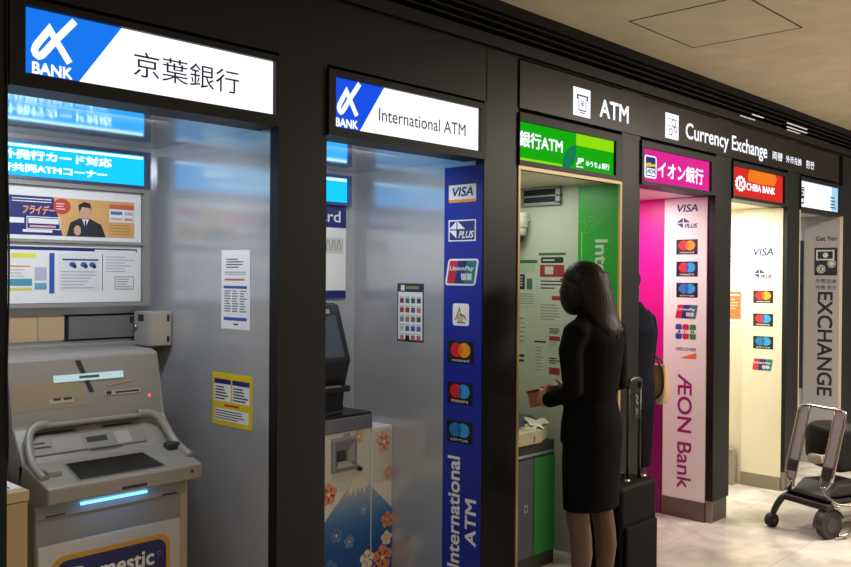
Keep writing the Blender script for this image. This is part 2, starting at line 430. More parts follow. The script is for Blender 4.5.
t = sign_root(5, 'lit white and pale blue sign over the last booth on the right')
SB_, ST_ = SB[5], STP[5]
F = lit_panel(5, t, [glow('#eef6ff', 1.35)]); F.rect(7.45,SB_,7.60,ST_,glow('#a8d8f4',1.0),1)
F.rect(6.765,ZT-.006,7.60,ST_,glow('#b8bcf0',.9),1); F.build('panel', t)
F = facade(.002); D5 = mat('#20242a',.5)
F.rect(6.765,2.262,6.862,2.272,D5,1); F.stroke([(6.775,2.20),(6.775,2.250),(6.85,2.250),(6.85,2.20)],.014,D5,1,True); F.stroke([(6.775,2.15),(6.775,2.19),(6.84,2.19),(6.84,2.15)],.014,D5,1,True); F.rect(6.80,2.212,6.83,2.238,D5,1)
F.lines(7.41,2.14,7.56,2.245,4,mat('#3a5a80',.5),2,.45,3); F.build('lettering', t)['label'] = 'small dark symbols'

# the long black wayfinding panel over booths three to six
t = thing('wayfinding_sign', 'long black overhead sign panel reading ATM and Currency Exchange in white', 'sign', (5.43,.02,2.36))
bm = bmesh.new(); bx(bm, 3.272, 7.585, -.008, .03, 2.366, 2.588); obj('panel', bm, mat('#161513', .4, spec=.3), t)
F = facade(-.0085); F.text('ATM', 3.954, 2.416, 4.245, 2.511, LW, 1, bold=.018); F.build('lettering', t)['label'] = 'white letters ATM'
F = facade(-.0085); F.text('Currency Exchange', 4.907, 2.386, 6.119, 2.512, LW, 1, bold=.012); F.build('lettering', t)['label'] = 'white letters Currency Exchange'
F = facade(-.0085); F.text('両替', 6.212, 2.420, 6.398, 2.481, LW, 1, bold=.008); F.build('lettering', t)
F = facade(-.0085); F.text('外币兑换', 6.461, 2.423, 6.763, 2.476, LW, 1, bold=.008); F.build('lettering', t)
F = facade(-.0085); F.text('환전', 6.854, 2.421, 7.018, 2.480, LW, 1, bold=.008); F.build('lettering', t)['label'] = 'small white Korean characters'
F = facade(-.0085); F.slab(3.710,2.393,3.862,2.535,.003,LW); DI = mat('#2b2d33',.5); 
F.rect(3.735,2.493,3.840,2.501,DI,6); F.rect(3.735,2.476,3.748,2.493,DI,6); F.rect(3.827,2.476,3.840,2.493,DI,6)
F.stroke([(3.755,2.488),(3.755,2.422),(3.820,2.422),(3.820,2.488)],.006,DI,6); F.text('¥',3.772,2.442,3.803,2.475,DI,6); F.rect(3.765,2.408,3.812,2.413,DI,6)
F.build('pictogram', t)['label'] = 'white square with cash machine symbol'
F = facade(-.0085); F.slab(4.657,2.390,4.813,2.537,.003,LW)
F.rect(4.680,2.503,4.790,2.507,DI,6); F.rect(4.680,2.462,4.735,2.465,DI,6); F.ring(4.750,2.483,.022,.006,DI,6); F.ring(4.775,2.450,.016,.006,DI,6); F.ring(4.715,2.430,.018,.006,DI,6); F.rect(4.727,2.408,4.733,2.432,DI,6)
F.build('pictogram', t)['label'] = 'white square with coin symbols'

# ------------------------------------------------------------------ booth one
CY = glow('#08a2f0', 1.8); CYW = glow('#c8f4ff', 2.0)
Yb = .86
t = thing('header_lightbox', 'glowing cyan lightbox header at the top of the first booth back wall', 'sign', (1.41,Yb,1.92))
bm = bmesh.new(); bx(bm,.967,1.845,Yb-.055,Yb,1.925,1.938); bx(bm,.967,1.845,Yb-.055,Yb,2.06,2.076); bx(bm,1.82,1.845,Yb-.055,Yb,1.938,2.06); obj('frame', bm, mat('#4a5264',.4,.3), t)
F = facade(Yb-.045); F.slab(.967,1.938,1.82,2.06,.0,CY,back=-.03)
F.rect(.967,2.046,1.815,2.056,CYW,1); F.build('panel', t)
F = facade(Yb-.046); F.text('海外発行カード対応', 1.20,2.000,1.68,2.036,CYW,1,bold=.04); F.build('lettering', t)
F = facade(Yb-.046); F.text('銀行共同ATMコーナー',1.20,1.953,1.66,1.985,CYW,1,bold=.04); F.build('lettering', t)
t = thing('display_frame', 'grey display frame holding two wide posters on the first booth back wall', 'frame', (1.41,Yb,1.45))
bm = bmesh.new()
bx(bm,1.822,1.848,Yb-.05,Yb,1.447,1.925); bx(bm,.967,1.822,Yb-.05,Yb,1.447,1.462); bx(bm,.967,1.822,Yb-.045,Yb,1.694,1.704); bx(bm,.967,1.822,Yb-.05,Yb,1.908,1.925)
obj('frame', bm, GREY, t)
bm = bmesh.new(); bx(bm,.967,1.822,Yb-.02,Yb,1.462,1.908); obj('backboard', bm, mat('#b8b8b6',.5), t)
# poster one
F = facade(Yb-.024); F.slab(.969,1.706,1.818,1.906,.002,PAPER)
tan = mat('#d8a868',.5)
F.rect(.969,1.722,1.788,1.868,tan,4); 
F.poly([(.969,1.722),(1.49,1.722),(1.455,1.868),(.969,1.868)], NAVY, 5)
F.text('フライデー',1.34,1.80,1.46,1.835,mat('#f0a060',.5),6,bold=.03,shear=.2); F.lines(1.30,1.842,1.45,1.862,2,PAPER,6,.35,2)
F.rect(1.36,1.765,1.475,1.785,PAPER,6); F.rect(1.20,1.765,1.345,1.785,PAPER,6); F.rect(1.34,1.732,1.45,1.742,PAPER,6); F.stroke([(1.355,1.745),(1.355,1.79),(1.48,1.79),(1.48,1.745)],.003,PAPER,6,True)
F.lines(1.365,1.748,1.47,1.762,1,mat('#e8b0b0',.5),7)
F.disc(1.487,1.835,.034,mat('#c8402c',.5),7,rv=.030); F.lines(1.465,1.82,1.51,1.85,3,PAPER,8,.3,4)
# printed figure of a man in a suit
skin = mat('#d0a184',.6); suit = mat('#23252e',.6); hair_p = mat('#1d1715',.6)
F.poly([(1.505,1.722),(1.52,1.775),(1.555,1.792),(1.60,1.792),(1.645,1.772),(1.665,1.722)], suit, 7)
F.poly([(1.567,1.79),(1.58,1.755),(1.594,1.79)], PAPER, 8); F.rect(1.577,1.745,1.584,1.785,NAVY,9)
F.disc(1.58,1.818,.021,skin,8,rv=.026); F.poly([(1.556,1.815),(1.552,1.845),(1.575,1.858),(1.60,1.852),(1.606,1.815),(1.60,1.834),(1.565,1.838)],hair_p,9); F.disc(1.548,1.745,.014,skin,9,rv=.02)
F.rect(1.68,1.838,1.785,1.856,mat('#d86048',.5),5); F.rect(1.68,1.785,1.785,1.836,PAPER,5); 
F.rect(1.685,1.815,1.735,1.828,mat('#4a70c0',.5),6); F.rect(1.745,1.815,1.78,1.828,mat('#b0b8c8',.5),6); F.rect(1.685,1.792,1.735,1.803,mat('#d8b090',.5),6); F.rect(1.745,1.792,1.78,1.803,mat('#c89090',.5),6); F.lines(1.68,1.73,1.78,1.778,4,mat('#b88848',.5),6,.3,5)
tag(F.build('poster'), 'upper navy and orange poster with a suited man in the first booth', 'poster', 'posters in the display frame')
F = facade(Yb-.024); F.slab(.969,1.464,1.818,1.692,.002,PAPER)
blu = mat('#2c56a8',.5)
F.rect(.969,1.665,1.80,1.678,NAVY,4); F.rect(1.62,1.662,1.795,1.672,PAPER,5)
F.rect(1.44,1.50,1.46,1.655,blu,4)
F.rect(1.30,1.635,1.39,1.652,mat('#e8e040',.5),4); F.rect(1.25,1.60,1.37,1.606,mat('#e0a060',.5),4); F.rect(1.2,1.53,1.375,1.556,mat('#4a98b0',.5),4); F.rect(1.2,1.512,1.375,1.522,mat('#d8d060',.5),4)
F.rect(1.385,1.55,1.43,1.60,mat('#b8b8c8',.5),4); F.rect(1.385,1.515,1.43,1.54,mat('#6aa0c0',.5),4); F.rect(1.475,1.505,1.64,1.655,mat('#dfe0e2',.6),4)
F.rect(1.49,1.628,1.635,1.634,NAVY,5)
for x in (1.53,1.575,1.61): F.disc(x,1.612,.013,blu,5,rv=.010); F.disc(x+.008,1.605,.008,INK,6)
F.lines(1.485,1.515,1.635,1.59,6,mat('#b0b4c0',.6),5,.4,6); F.stroke([(1.652,1.51),(1.652,1.655)],.003,INK,5)
F.lines(1.665,1.58,1.79,1.65,6,mat('#b8b8c0',.6),5,.35,8); F.stroke([(1.705,1.515),(1.705,1.565),(1.785,1.565),(1.785,1.515)],.003,GREY,5,True); F.lines(1.71,1.52,1.78,1.56,4,mat('#a0a4b0',.6),5,.35,9)
F.lines(1.23,1.56,1.37,1.595,3,mat('#c0b8a8',.6),5,.3,10)
tag(F.build('poster'), 'lower white poster of small charts and text in the first booth', 'poster', 'posters in the display frame')
# wall inset and ledges below the posters
bm = bmesh.new(); bx(bm,.967,1.505,Yb-.012,Yb,1.318,1.412); bx(bm,1.402,1.405,Yb-.014,Yb,1.318,1.412,mi=1); tag(obj('inset_panel', bm, [mat('#c0a57c',.5),GREY]), 'beige inset panel below the posters in the first booth', 'panel')
bm = bmesh.new(); bx(bm,1.505,1.845,Yb-.006,Yb,1.312,1.416,mi=1); bx(bm,1.522,1.832,Yb-.016,Yb-.004,1.320,1.408); bx(bm,1.775,1.805,Yb-.018,Yb-.01,1.375,1.402,mi=2); bx(bm,1.795,1.812,Yb-.018,Yb-.01,1.33,1.347,mi=2)
tag(obj('inset_panel', bm, [mat('#6f706c',.3),DARKGAP,INK]), 'dark grey smoked inset panel right of the beige one in the first booth', 'panel')
bm = bmesh.new(); bx(bm,.967,1.855,Yb-.03,Yb,1.21,1.30,r=.004); tag(obj('wall_ledge', bm, GREY), 'grey ledge on the back wall just above the first cash machine', 'ledge')
# lock box on the right wall
t = thing('lock_box', 'small grey lock box on the right wall of the first booth', 'box', (1.89,.78,1.32))
bm = bmesh.new(); bx(bm,1.79,1.889,.71,.838,1.285,1.425,r=.004); obj('body', bm, mat('#a5a4a2',.4), t)
bm = bmesh.new(); bx(bm,1.788,1.792,.705,.712,1.29,1.42); bx(bm,1.795,1.884,.703,.712,1.288,1.422,r=.002); obj('door', bm, mat('#b2a999',.5), t)
F = facade(.702); F.rect(1.862,1.385,1.874,1.412,INK,1); F.build('hinge', t)
F = facade(.702); F.rect(1.862,1.30,1.874,1.325,INK,1); F.build('hinge', t)
F = Flat((1.7895,0,0),(0,-1,0),(0,0,1)); F.rect(-.80,1.385,-.755,1.412,INK,1); F.build('label_plate', t)
bm = bmesh.new(); tube(bm,[(1.792,.815,1.362),(1.778,.815,1.362)],.011,12); obj('lock', bm, mat('#c0c0c0',.25,.9), t)
# notices
F = side(1.89); F.slab(-.352,1.372,-.166,1.669,.0015,PAPER,back=.0002)
F.lines(-.32,1.60,-.20,1.64,4,INK,3,.35,1); F.lines(-.33,1.575,-.19,1.59,2,mat('#888c98',.6),3,.4,2); F.rect(-.33,1.555,-.20,1.562,mat('#c06060',.6),3); F.rect(-.335,1.525,-.185,1.535,blu,3)
for c in range(3): F.lines(-.33+c*.05,1.435,-.287+c*.05,1.52,9,mat('#70747e',.6),3,.45,20+c)
F.rect(-.335,1.405,-.185,1.417,blu,3); F.rect(-.27,1.388,-.24,1.394,INK,3)
tag(F.build('wall_notice'), 'white printed notice with blue bands on right wall of the first booth', 'notice')
F = side(1.89); ye = mat('#e2c71c',.55); F.slab(-.408,1.004,-.148,1.204,.0015,ye,back=.0002)
F.rect(-.395,1.095,-.285,1.178,PAPER,3); F.rect(-.275,1.095,-.165,1.178,PAPER,3); F.rect(-.395,1.162,-.285,1.18,NAVY,4); F.rect(-.275,1.162,-.165,1.18,NAVY,4)
F.lines(-.388,1.10,-.29,1.155,5,INK,4,.45,31); F.lines(-.268,1.10,-.17,1.155,5,INK,4,.45,32); F.rect(-.33,1.078,-.23,1.086,mat('#c04020',.6),3); F.rect(-.39,1.022,-.17,1.068,PAPER,3); F.lines(-.385,1.026,-.18,1.064,4,INK,4,.35,33)
tag(F.build('wall_notice'), 'yellow printed notice low on right wall of the first booth', 'notice')

# first cash machine
CM = mat('#96928b',.42,.15,noise=.04,scale=6); CM2 = mat('#8c8a86',.45,.1); BEI = mat('#b5a78e',.5)
t = thing('cash_machine', 'grey cash machine with tilted touch screen console in the first booth', 'cash machine', (1.43,.5,0))
bm = bmesh.new(); bx(bm,1.160,1.680,.285,.82,0,.87,r=.006); bx(bm,1.155,1.690,.27,.30,.795,.85,r=.004); obj('body', bm, CM2, t)
bm = bmesh.new(); bx(bm,1.680,1.716,.30,.80,0,.86,r=.004); obj('side_panel', bm, BEI, t)
bm = bmesh.new(); bx(bm,1.165,1.672,.274,.29,.04,.708,r=.004); obj('lower_door', bm, mat('#c0bdb6',.45), t)
F = facade(.2695); F.rect(1.188,.800,1.250,.806,INK,1); F.build('slot', t)
F = facade(.2695); F.rect(1.594,.798,1.653,.804,INK,1); F.build('slot', t)
bm = bmesh.new(); prism(bm, [(.18,.862),(.18,.912),(.345,.957),(.40,.955),(.40,.84),(.25,.84)], 1.155, 1.700, r=.006); cons = obj('console', bm, CM, t)
bm = bmesh.new(); prism(bm, [(.179,.868),(.179,.880),(.19,.880),(.19,.868)], 1.40, 1.49, r=.002); obj('handle_slot', bm, INK, cons)
CN = Vector((0,.965,.262)).normalized()
C = lambda: Flat((0,.18,.912),(1,0,0),(0,.9648,.2631))
F = C(); F.poly([(1.262,.022),(1.574,.022),(1.552,.150),(1.270,.150)], mat('#6d6a64',.4), 2); F.poly([(1.270,.028),(1.567,.028),(1.546,.145),(1.276,.145)], mat('#0d0c0b',.22), 3); F.build('touch_screen', t)['label'] = 'dark touch screen'
bm = bmesh.new(); 
bx(bm,1.185,1.235,.25,.32,.93,.952,r=.006); obj('keypad_box', bm, CM, t)
bm = bmesh.new(); bx(bm,1.640,1.690,.305,.345,.945,.972,r=.006); obj('coin_tray', bm, INK, t)
bm = bmesh.new(); bx(bm,1.655,1.665,.178,.19,.885,.895); obj('lock', bm, INK, t)
bm = bmesh.new(); prism(bm, [(.46,1.06),(.50,1.285),(.54,1.295),(.82,1.295),(.82,.85),(.40,.85),(.36,.95)], 1.155, 1.708, r=.008); head = obj('head', bm, CM, t)
H = lambda: Flat((0,.46,1.06),(1,0,0),(0,.175,.9846))
F = H(); F.poly([(1.165,.055),(1.43,.055),(1.40,.150),(1.165,.150)], mat('#a3977f',.25,.3), 1); F.poly([(1.385,.215),(1.405,.215),(1.447,.10),(1.43,.10)], INK, 2)
F.rect(1.285,.072,1.37,.088,mat('#b0aa98',.4),3); F.rect(1.30,.082,1.325,.09,INK,4); F.rect(1.335,.082,1.365,.09,INK,4); F.rect(1.485,.083,1.625,.098,mat('#b8b2a4',.4),3); F.rect(1.49,.085,1.51,.097,INK,4); F.lines(1.525,.086,1.62,.096,1,INK,4,.6,2)
F.stroke([(1.50,.118),(1.60,.132)],.004,mat('#b8a060',.4),3); F.build('trim_plate', head)
F = H(); F.slab(1.306,.143,1.560,.167,.004,glow('#c8e8ea',.8)); F.lines(1.395,.148,1.47,.162,1,mat('#48606a',.5),7,.7,2); F.build('status_display', head)['label'] = 'lit white status strip'
F = H(); F.disc(1.657,.068,.006,glow('#ff5040',2.0),2); F.build('indicator', head)['label'] = 'small red light'
# recess between head and console
R_ = lambda: Flat((0,.36,.957),(1,0,0),(0,.70,.714))
F = R_(); F.rect(1.21,.10,1.60,.128,mat('#7b7872',.4),1); F.rect(1.215,.108,1.36,.120,INK,2); F.rect(1.46,.108,1.57,.118,INK,2); F.rect(1.37,.102,1.45,.124,CM,2)
F.rect(1.20,.03,1.60,.095,mat('#8a867e',.45),1); F.lines(1.205,.05,1.265,.085,2,INK,2,.4,1); F.rect(1.27,.035,1.37,.088,mat('#97938a',.45),2); F.rect(1.385,.055,1.46,.078,INK,2); F.rect(1.49,.035,1.545,.085,mat('#a8a49b',.45),2); F.rect(1.385,.022,1.50,.027,INK,2)
F.build('card_slot_panel', t)
for x in (1.172, 1.690):
    bm = bmesh.new(); sgn = 1 if x > 1.4 else -1
    p = smooth_path([(x-sgn*.095,.440,1.068),(x-sgn*.055,.432,1.066),(x-sgn*.025,.415,1.048),(x-sgn*.010,.385,1.010),(x-sgn*.004,.35,.974),(x,.30,.948),(x,.24,.930)], 5)
    tube(bm, p, [.012]*len(p), 12, flat=1.3); obj('arm_rail', bm, CM, t)
bm = bmesh.new(); bx(bm,1.26,1.60,.425,.455,1.056,1.072,r=.006); obj('rim', bm, CM, t)
bm = bmesh.new(); prism(bm, [(.262,.822),(.262,.830),(.272,.830),(.272,.822)], 1.30, 1.535); obj('lamp_strip', bm, glow('#6ab8ff',3.0), t)['label'] = 'blue lamp strip under the console'
area('console_lamp', (1.42,.235,.845), (math.radians(28),0,0), .24, .02, .22, (0.15,0.45,1.0))
F = facade(.2735); gold = mat('#c9962c',.35,.3); F.rrect(1.206,.30,1.630,.665,.045,gold,1); F.rrect(1.222,.316,1.614,.649,.038,mat('#141c58',.4),2)
F.text('Domestic',1.273,.565,1.567,.622,PAPER,3,bold=.02); F.ring(1.585,.60,.006,.002,GREY,3)
F.build('door_plate', t)['label'] = 'navy plate with gold border and white lettering'
t = thing('side_cabinet', 'narrow beige cabinet left of the first cash machine by the dark pillar', 'cabinet', (1.04,.4,0))
bm = bmesh.new(); bx(bm,.968,1.075,.13,.84,0,.90,r=.003); obj('body', bm, mat('#b79d74',.5), t)
bm = bmesh.new(); bx(bm,.968,1.078,.125,.84,.903,.935,r=.003); obj('top', bm, mat('#c0ab86',.5), t)
bm = bmesh.new(); bx(bm,.975,1.07,.16,.55,.935,.938); bx(bm,1.035,1.04,.17,.54,.938,.9395,mi=1); tag(obj('leaflet', bm, [PAPER,blu]), 'white and blue leaflet lying on the narrow beige cabinet', 'leaflet')
bm = bmesh.new()
p = smooth_path([(.9565,-.006,2.59),(.960,-.006,2.2),(.961,-.006,1.9),(.966,-.006,1.7),(.966,-.006,1.5),(.962,-.006,1.3),(.966,-.006,1.1),(.972,.03,1.0),(.99,.10,.955),(1.005,.15,.9455)],4); tube(bm,p,.0028,6)
t = thing('hanging_cord', 'thin black cord hanging down the left pillar onto the beige cabinet', 'cord', (.965,0,.94)); obj('cord', bm, mat('#050505',.6), t)
bm = bmesh.new(); tube(bm,[(1.003,.143,.9475),(1.02,.19,.9475)],.0085,8); obj('end_plug', bm, mat('#050505',.6), t)

# ------------------------------------------------------------------ booth two
t = thing('header_lightbox', 'glowing cyan lightbox header at the top of the second booth back wall', 'sign', (2.53,Yb,1.93))
bm = bmesh.new(); bx(bm,2.112,2.953,Yb-.055,Yb,1.925,1.94); bx(bm,2.112,2.953,Yb-.055,Yb,2.062,2.076); bx(bm,2.93,2.953,Yb-.055,Yb,1.94,2.062); obj('frame', bm, mat('#3c4a78',.4,.3), t)
F = facade(Yb-.045); F.slab(2.112,1.94,2.93,2.062,.0,CY,back=-.03); F.rect(2.112,2.046,2.925,2.058,CYW,1); F.build('panel', t)
F = facade(Yb); F.slab(2.112,1.46,2.953,1.922,.012,WHITE); F.rect(2.112,1.815,2.953,1.922,NAVY,19); F.rect(2.112,1.46,2.953,1.50,NAVY,19)
F.text('International Card',2.14,1.842,2.915,1.90,PAPER,20,bold=.01); F.rect(2.80,1.685,2.935,1.765,mat('#c9cac8',.5),19)
for x in (2.835,2.87,2.905): F.stroke([(x-.012,1.70),(x-.008,1.74),(x,1.752),(x+.008,1.735),(x+.012,1.70)],.005,mat('#8a7a60',.5),20)
tag(F.build('poster'), 'white poster with navy header band on the second booth back wall', 'poster')
t = thing('cash_machine', 'cash machine with mountain and blossom printed front in the second booth', 'cash machine', (2.55,.7,0))
FY = .57
bm = bmesh.new(); bx(bm,2.255,2.878,FY+.004,.84,0,.845,r=.003); obj('body', bm, WHITE, t)
bm = bmesh.new(); bx(bm,2.250,2.882,FY-.006,.84,.845,.912,r=.006); obj('counter_edge', bm, mat('#77757a',.4,.4), t)
bm = bmesh.new(); bx(bm,2.252,2.878,FY+.0,.84,.912,.924,r=.004); obj('counter_top', bm, mat('#17171a',.3), t)
bm = bmesh.new(); bx(bm,2.885,3.022,FY+.006,.84,0,.842,r=.003); obj('filler_panel', bm, WHITE, t)
bm = bmesh.new(); prism(bm,[(.63,1.17),(.72,1.43),(.755,1.445),(.84,1.43),(.84,.925),(.68,.925),(.69,1.02),(.66,1.10)],2.27,2.80,r=.008); head = obj('head', bm, mat('#1c1d20',.4), t)
HV = Vector((0,.09,.26)).normalized()
F = Flat((0,.63,1.17),(1,0,0),HV); F.rect(2.30,.02,2.762,.225,mat('#464d54',.12),2); F.build('monitor', head)['label'] = 'dark glossy monitor'
F = Flat((0,.63,1.17),(1,0,0),HV); F.rect(2.62,.236,2.73,.258,mat('#8a8a86',.4),2); F.lines(2.635,.242,2.71,.253,1,INK,3,.6,1); F.build('label_plate', head)
bm = bmesh.new(); bx(bm,2.52,2.80,.63,.70,1.02,1.05,r=.008); obj('keypad_shelf', bm, mat('#1c1d20',.35), t); 
bm = bmesh.new(); bx(bm,2.60,2.74,.628,.66,1.046,1.054,r=.002); obj('card_slot', bm, mat('#8d8a80',.3,.5), t)
bm = bmesh.new(); ell(bm,(2.66,.64,.928),(.09,.035,.016)); obj('coin_tray', bm, mat('#202023',.25), t)
# printed front: waves, mountain, blossoms
def blossom(F, u, v, r, m, l, ce=None):
    for k in range(5):
        a = PI/2 + 2*PI*k/5
        F.disc(u+.55*r*math.cos(a), v+.55*r*math.sin(a), .40*r, m, l, n=12)
    F.disc(u, v, .16*r, ce or mat('#f0d8c0',.5), l+1, n=10)
def fuji(F, u0, u1, xm):
    cr = mat('#ddd6c4',.5); wv = mat('#c2bca6',.5)
    F.rect(u0,.0,u1,.84,cr,1)
    r = .026
    for j in range(16):
        y = .83-j*.016-.02
        for i in range(int((u1-u0)/(2*r))+2):
            x = u0 + r*(2*i + (j%2))
            for rr in (r*.95, r*.6, r*.3):
                pts = [(x+rr*math.cos(a), y+rr*.62*math.sin(a)) for a in [PI*q/8 for q in range(9)]]
                pts = [p for p in pts if u0 < p[0] < u1]
                if len(pts) > 1: F.stroke(pts,.0025,wv,2)
    def slope(u): 
        d = abs(u-xm); return .665 - (0.05 if d < .03 else .05+(d-.03)*.95) + (.05 if d < .03 else .05*max(0,1-(d-.03)/.03))
    N = 26; us = [u0+(u1-u0)*i/N for i in range(N+1)]
    key = ['#cfc6ad','#b3b3ac','#8c9cab','#6688a8','#47729f','#2e619a','#205794','#184d8c']; cols = []
    for q in range(22):
        f = q/21*7; i0 = min(int(f),6); f -= i0; ca = [int(key[i0][j:j+2],16) for j in (1,3,5)]; cb = [int(key[i0+1][j:j+2],16) for j in (1,3,5)]
        cols.append('#%02x%02x%02x' % tuple(int(x+(y-x)*f) for x,y in zip(ca,cb)))
    tops = [slope(u) for u in us]
    lev = [1.0] + [.615-.335*q/20 for q in range(21)] + [-.01]
    for k in range(22):
        m = mat(cols[k],.5)
        for i in range(N):
            a0, a1 = min(tops[i],lev[k]), min(tops[i+1],lev[k]); b0, b1 = min(tops[i],lev[k+1]), min(tops[i+1],lev[k+1])
            if a0-b0 > 1e-4 or a1-b1 > 1e-4:
                pts = [(us[i],b0),(us[i+1],b1),(us[i+1],a1),(us[i],a0)]
                if a0-b0 <= 1e-4: pts = pts[:3]
                elif a1-b1 <= 1e-4: pts = [pts[0],pts[1],pts[3]]
                F.poly(pts, m, 3)
    return F
xm = 2.80
F = fuji(facade(FY+.003), 2.257, 2.876, xm)
F.poly([(xm-.035,.617),(xm+.035,.617),(xm+.062,.585),(xm+.058,.555),(xm+.048,.575),(xm+.035,.535),(xm+.022,.575),(xm+.008,.545),(xm-.006,.578),(xm-.02,.53),(xm-.034,.572),(xm-.05,.535),(xm-.060,.562),(xm-.078,.53),(xm-.062,.585)], mat('#d9cfb4',.5), 4)
org = mat('#dd8a66',.5); pk = mat('#e2b0a4',.5)
blossom(F,2.612,.568,.055,org,5); blossom(F,2.80,.812,.035,mat('#e0a892',.5),5); blossom(F,2.66,.37,.04,mat('#5d82a8',.5),5); blossom(F,2.74,.325,.035,mat('#6d8cac',.5),5); blossom(F,2.83,.46,.03,mat('#7f9bb5',.5),5); blossom(F,2.855,.215,.05,mat('#e6d8b8',.5),5); blossom(F,2.62,.22,.05,mat('#4b76a4',.5),5); blossom(F,2.42,.5,.06,org,5); blossom(F,2.5,.25,.06,pk,5)
F.build('printed_front', t)['label'] = 'printed snowy mountain with wave pattern and blossoms'
F = fuji(facade(FY+.005), 2.887, 3.022, xm); blossom(F,2.965,.765,.055,mat('#dfa08c',.5),5); blossom(F,3.0,.61,.04,mat('#dfa08c',.5),5); blossom(F,2.96,.20,.07,org,5); blossom(F,2.99,.38,.045,org,5); blossom(F,2.985,.29,.04,mat('#ecd9b4',.5),5); blossom(F,2.91,.13,.05,pk,5)
F.build('printed_filler', t)
bm = bmesh.new(); bx(bm,2.628,2.782,FY-.012,FY+.01,.662,.822,r=.010); fr = obj('receipt_bezel', bm, mat('#8f8d88',.35,.3), t)
F = facade(FY-.0125); F.rect(2.643,.676,2.768,.808,mat('#706e6a',.4),1); F.rect(2.648,.715,2.705,.765,INK,2); F.poly([(2.648,.682),(2.765,.682),(2.72,.712),(2.66,.712)],mat('#a8a598',.35),2); F.poly([(2.72,.76),(2.762,.80),(2.762,.70),(2.72,.715)],mat('#95938c',.35),2); F.build('receipt_slot', fr)
bm = bmesh.new(); tube(bm,[(2.797,FY,.662),(2.797,FY-.018,.662)],.011,12); obj('lock', bm, mat('#3a3936',.3,.6), t)
F = facade(FY+.001); F.rect(2.70,.822,2.74,.836,GREY,8); F.build('name_plate', t)
# country notice
F = side(3.025); F.slab(-.545,1.258,-.367,1.540,.0015,mat('#28304c',.5),back=.0002); F.rect(-.538,1.268,-.374,1.498,PAPER,3); F.rect(-.52,1.505,-.495,1.532,PAPER,3); F.rect(-.485,1.512,-.40,1.526,mat('#8a9040',.5),3)
cols = ['#803848','#405a78','#305848','#385058','#a04030','#903828','#4a5070','#b07060','#7088a8','#b07070','#586870','#385848','#c8c8b8','#3858a0','#30549a','#46669a','#c08070','#181818','#b06060','#b86060']
for r in range(5):
    for c in range(4):
        u = -.525+c*.038; v = 1.462-r*.045; F.rect(u,v-.018,u+.027,v+.006,mat(cols[r*4+c],.6),4); F.rect(u,v+.010,u+.027,v+.014,mat('#a0a0a8',.6),4)
tag(F.build('wall_notice'), 'dark bordered notice with rows of small pictures in the second booth', 'notice')

# card logos, shared by the panels
wht = mat('#f0f0ee',.5); lred = mat('#d8202a',.5); lor = mat('#f09a1e',.5); lmix = mat('#ef6a1c',.5); lblu = mat('#1f78c0',.5); lcy = mat('#28a0dc',.5); lpu = mat('#5a50a0',.5); lblk = mat('#141318',.5); lnv = mat('#1c2f78',.5); tealm = mat('#127a80',.5); redu = mat('#c8283c',.5); blku = lnv
def circ(F, u, v, w, h, m1, m2, mm, m3, body, l):
    F.rect(u-w/2,v-h/2,u+w/2,v+h/2,lblk,l); r = w*.235; rv = h*.33; d = w*.15; c = v+h*.10
    F.disc(u-d,c,r,m1,l+1,rv=rv); F.disc(u+d,c,r,m2,l+1,rv=rv)
    n = 10; al = math.acos(d/r)
    pts = [(u-d+r*math.cos(a), c+rv*math.sin(a)) for a in [-al+2*al*i/n for i in range(n+1)]] + [(u+d+r*math.cos(a), c+rv*math.sin(a)) for a in [PI-al+2*al*i/n for i in range(1,n)]]
    F.poly(pts, mm, l+2); F.text(body,u-w*.33,v-h*.42,u+w*.33,v-h*.29,m3,l+1)
def lg_visa(F,u,v,w,h,plate,l):
    if plate:
        F.rect(u-w/2,v-h/2,u+w/2,v+h/2,wht,l); F.rect(u-w/2,v+h*.34,u+w/2,v+h/2,lnv,l+1); F.rect(u-w/2,v-h/2,u+w/2,v-h*.36,lor,l+1); F.text('VISA',u-w*.36,v-h*.22,u+w*.40,v+h*.22,lnv,l+1,bold=.02,shear=.2)
    else: F.text('VISA',u-w/2,v-h/2,u+w/2,v+h/2,lnv,l,bold=.02,shear=.2)
def lg_plus(F,u,v,w,h,plate,l):
    c = lnv
    if plate: F.rect(u-w/2,v-h/2,u+w/2,v+h/2,wht,l); F.rect(u-w*.46,v-h*.44,u+w*.46,v+h*.44,mat('#203078',.5),l+1); c = wht; l += 2
    cx = u-w*.18; cy = v+h*.04; s = w*.30; q = h*.40; g = .06*s
    for sx in (-1,1):
        for sy in (-1,1):
            if sx == 1 and sy == -1: continue
            F.poly([(cx+sx*g,cy+sy*g),(cx+sx*g,cy+sy*q),(cx+sx*s,cy+sy*g)],c,l)
    F.text('PLUS',u-w*.12,v-h*.36,u+w*.44,v-h*.02,c,l+1,bold=.02,shear=.3)
def lg_union(F,u,v,w,h,l,edge=True):
    if edge: F.rrect(u-w/2,v-h/2,u+w/2,v+h/2,h*.14,wht,l,skew=.18); w *= .88; h *= .86
    F.rrect(u-w/2,v-h/2,u-w*.1,v+h/2,h*.06,redu,l+1,skew=.18); F.rrect(u-w*.2,v-h/2,u+w*.22,v+h/2,h*.06,blku,l+2,skew=.18); F.rrect(u+w*.14,v-h/2,u+w/2,v+h/2,h*.06,tealm,l+3,skew=.18)
    F.text('UnionPay',u-w*.44,v+h*.02,u+w*.46,v+h*.26,wht,l+4,bold=.015,shear=.2); F.text('银联',u-w*.02,v-h*.36,u+w*.40,v-h*.05,wht,l+4,bold=.02)
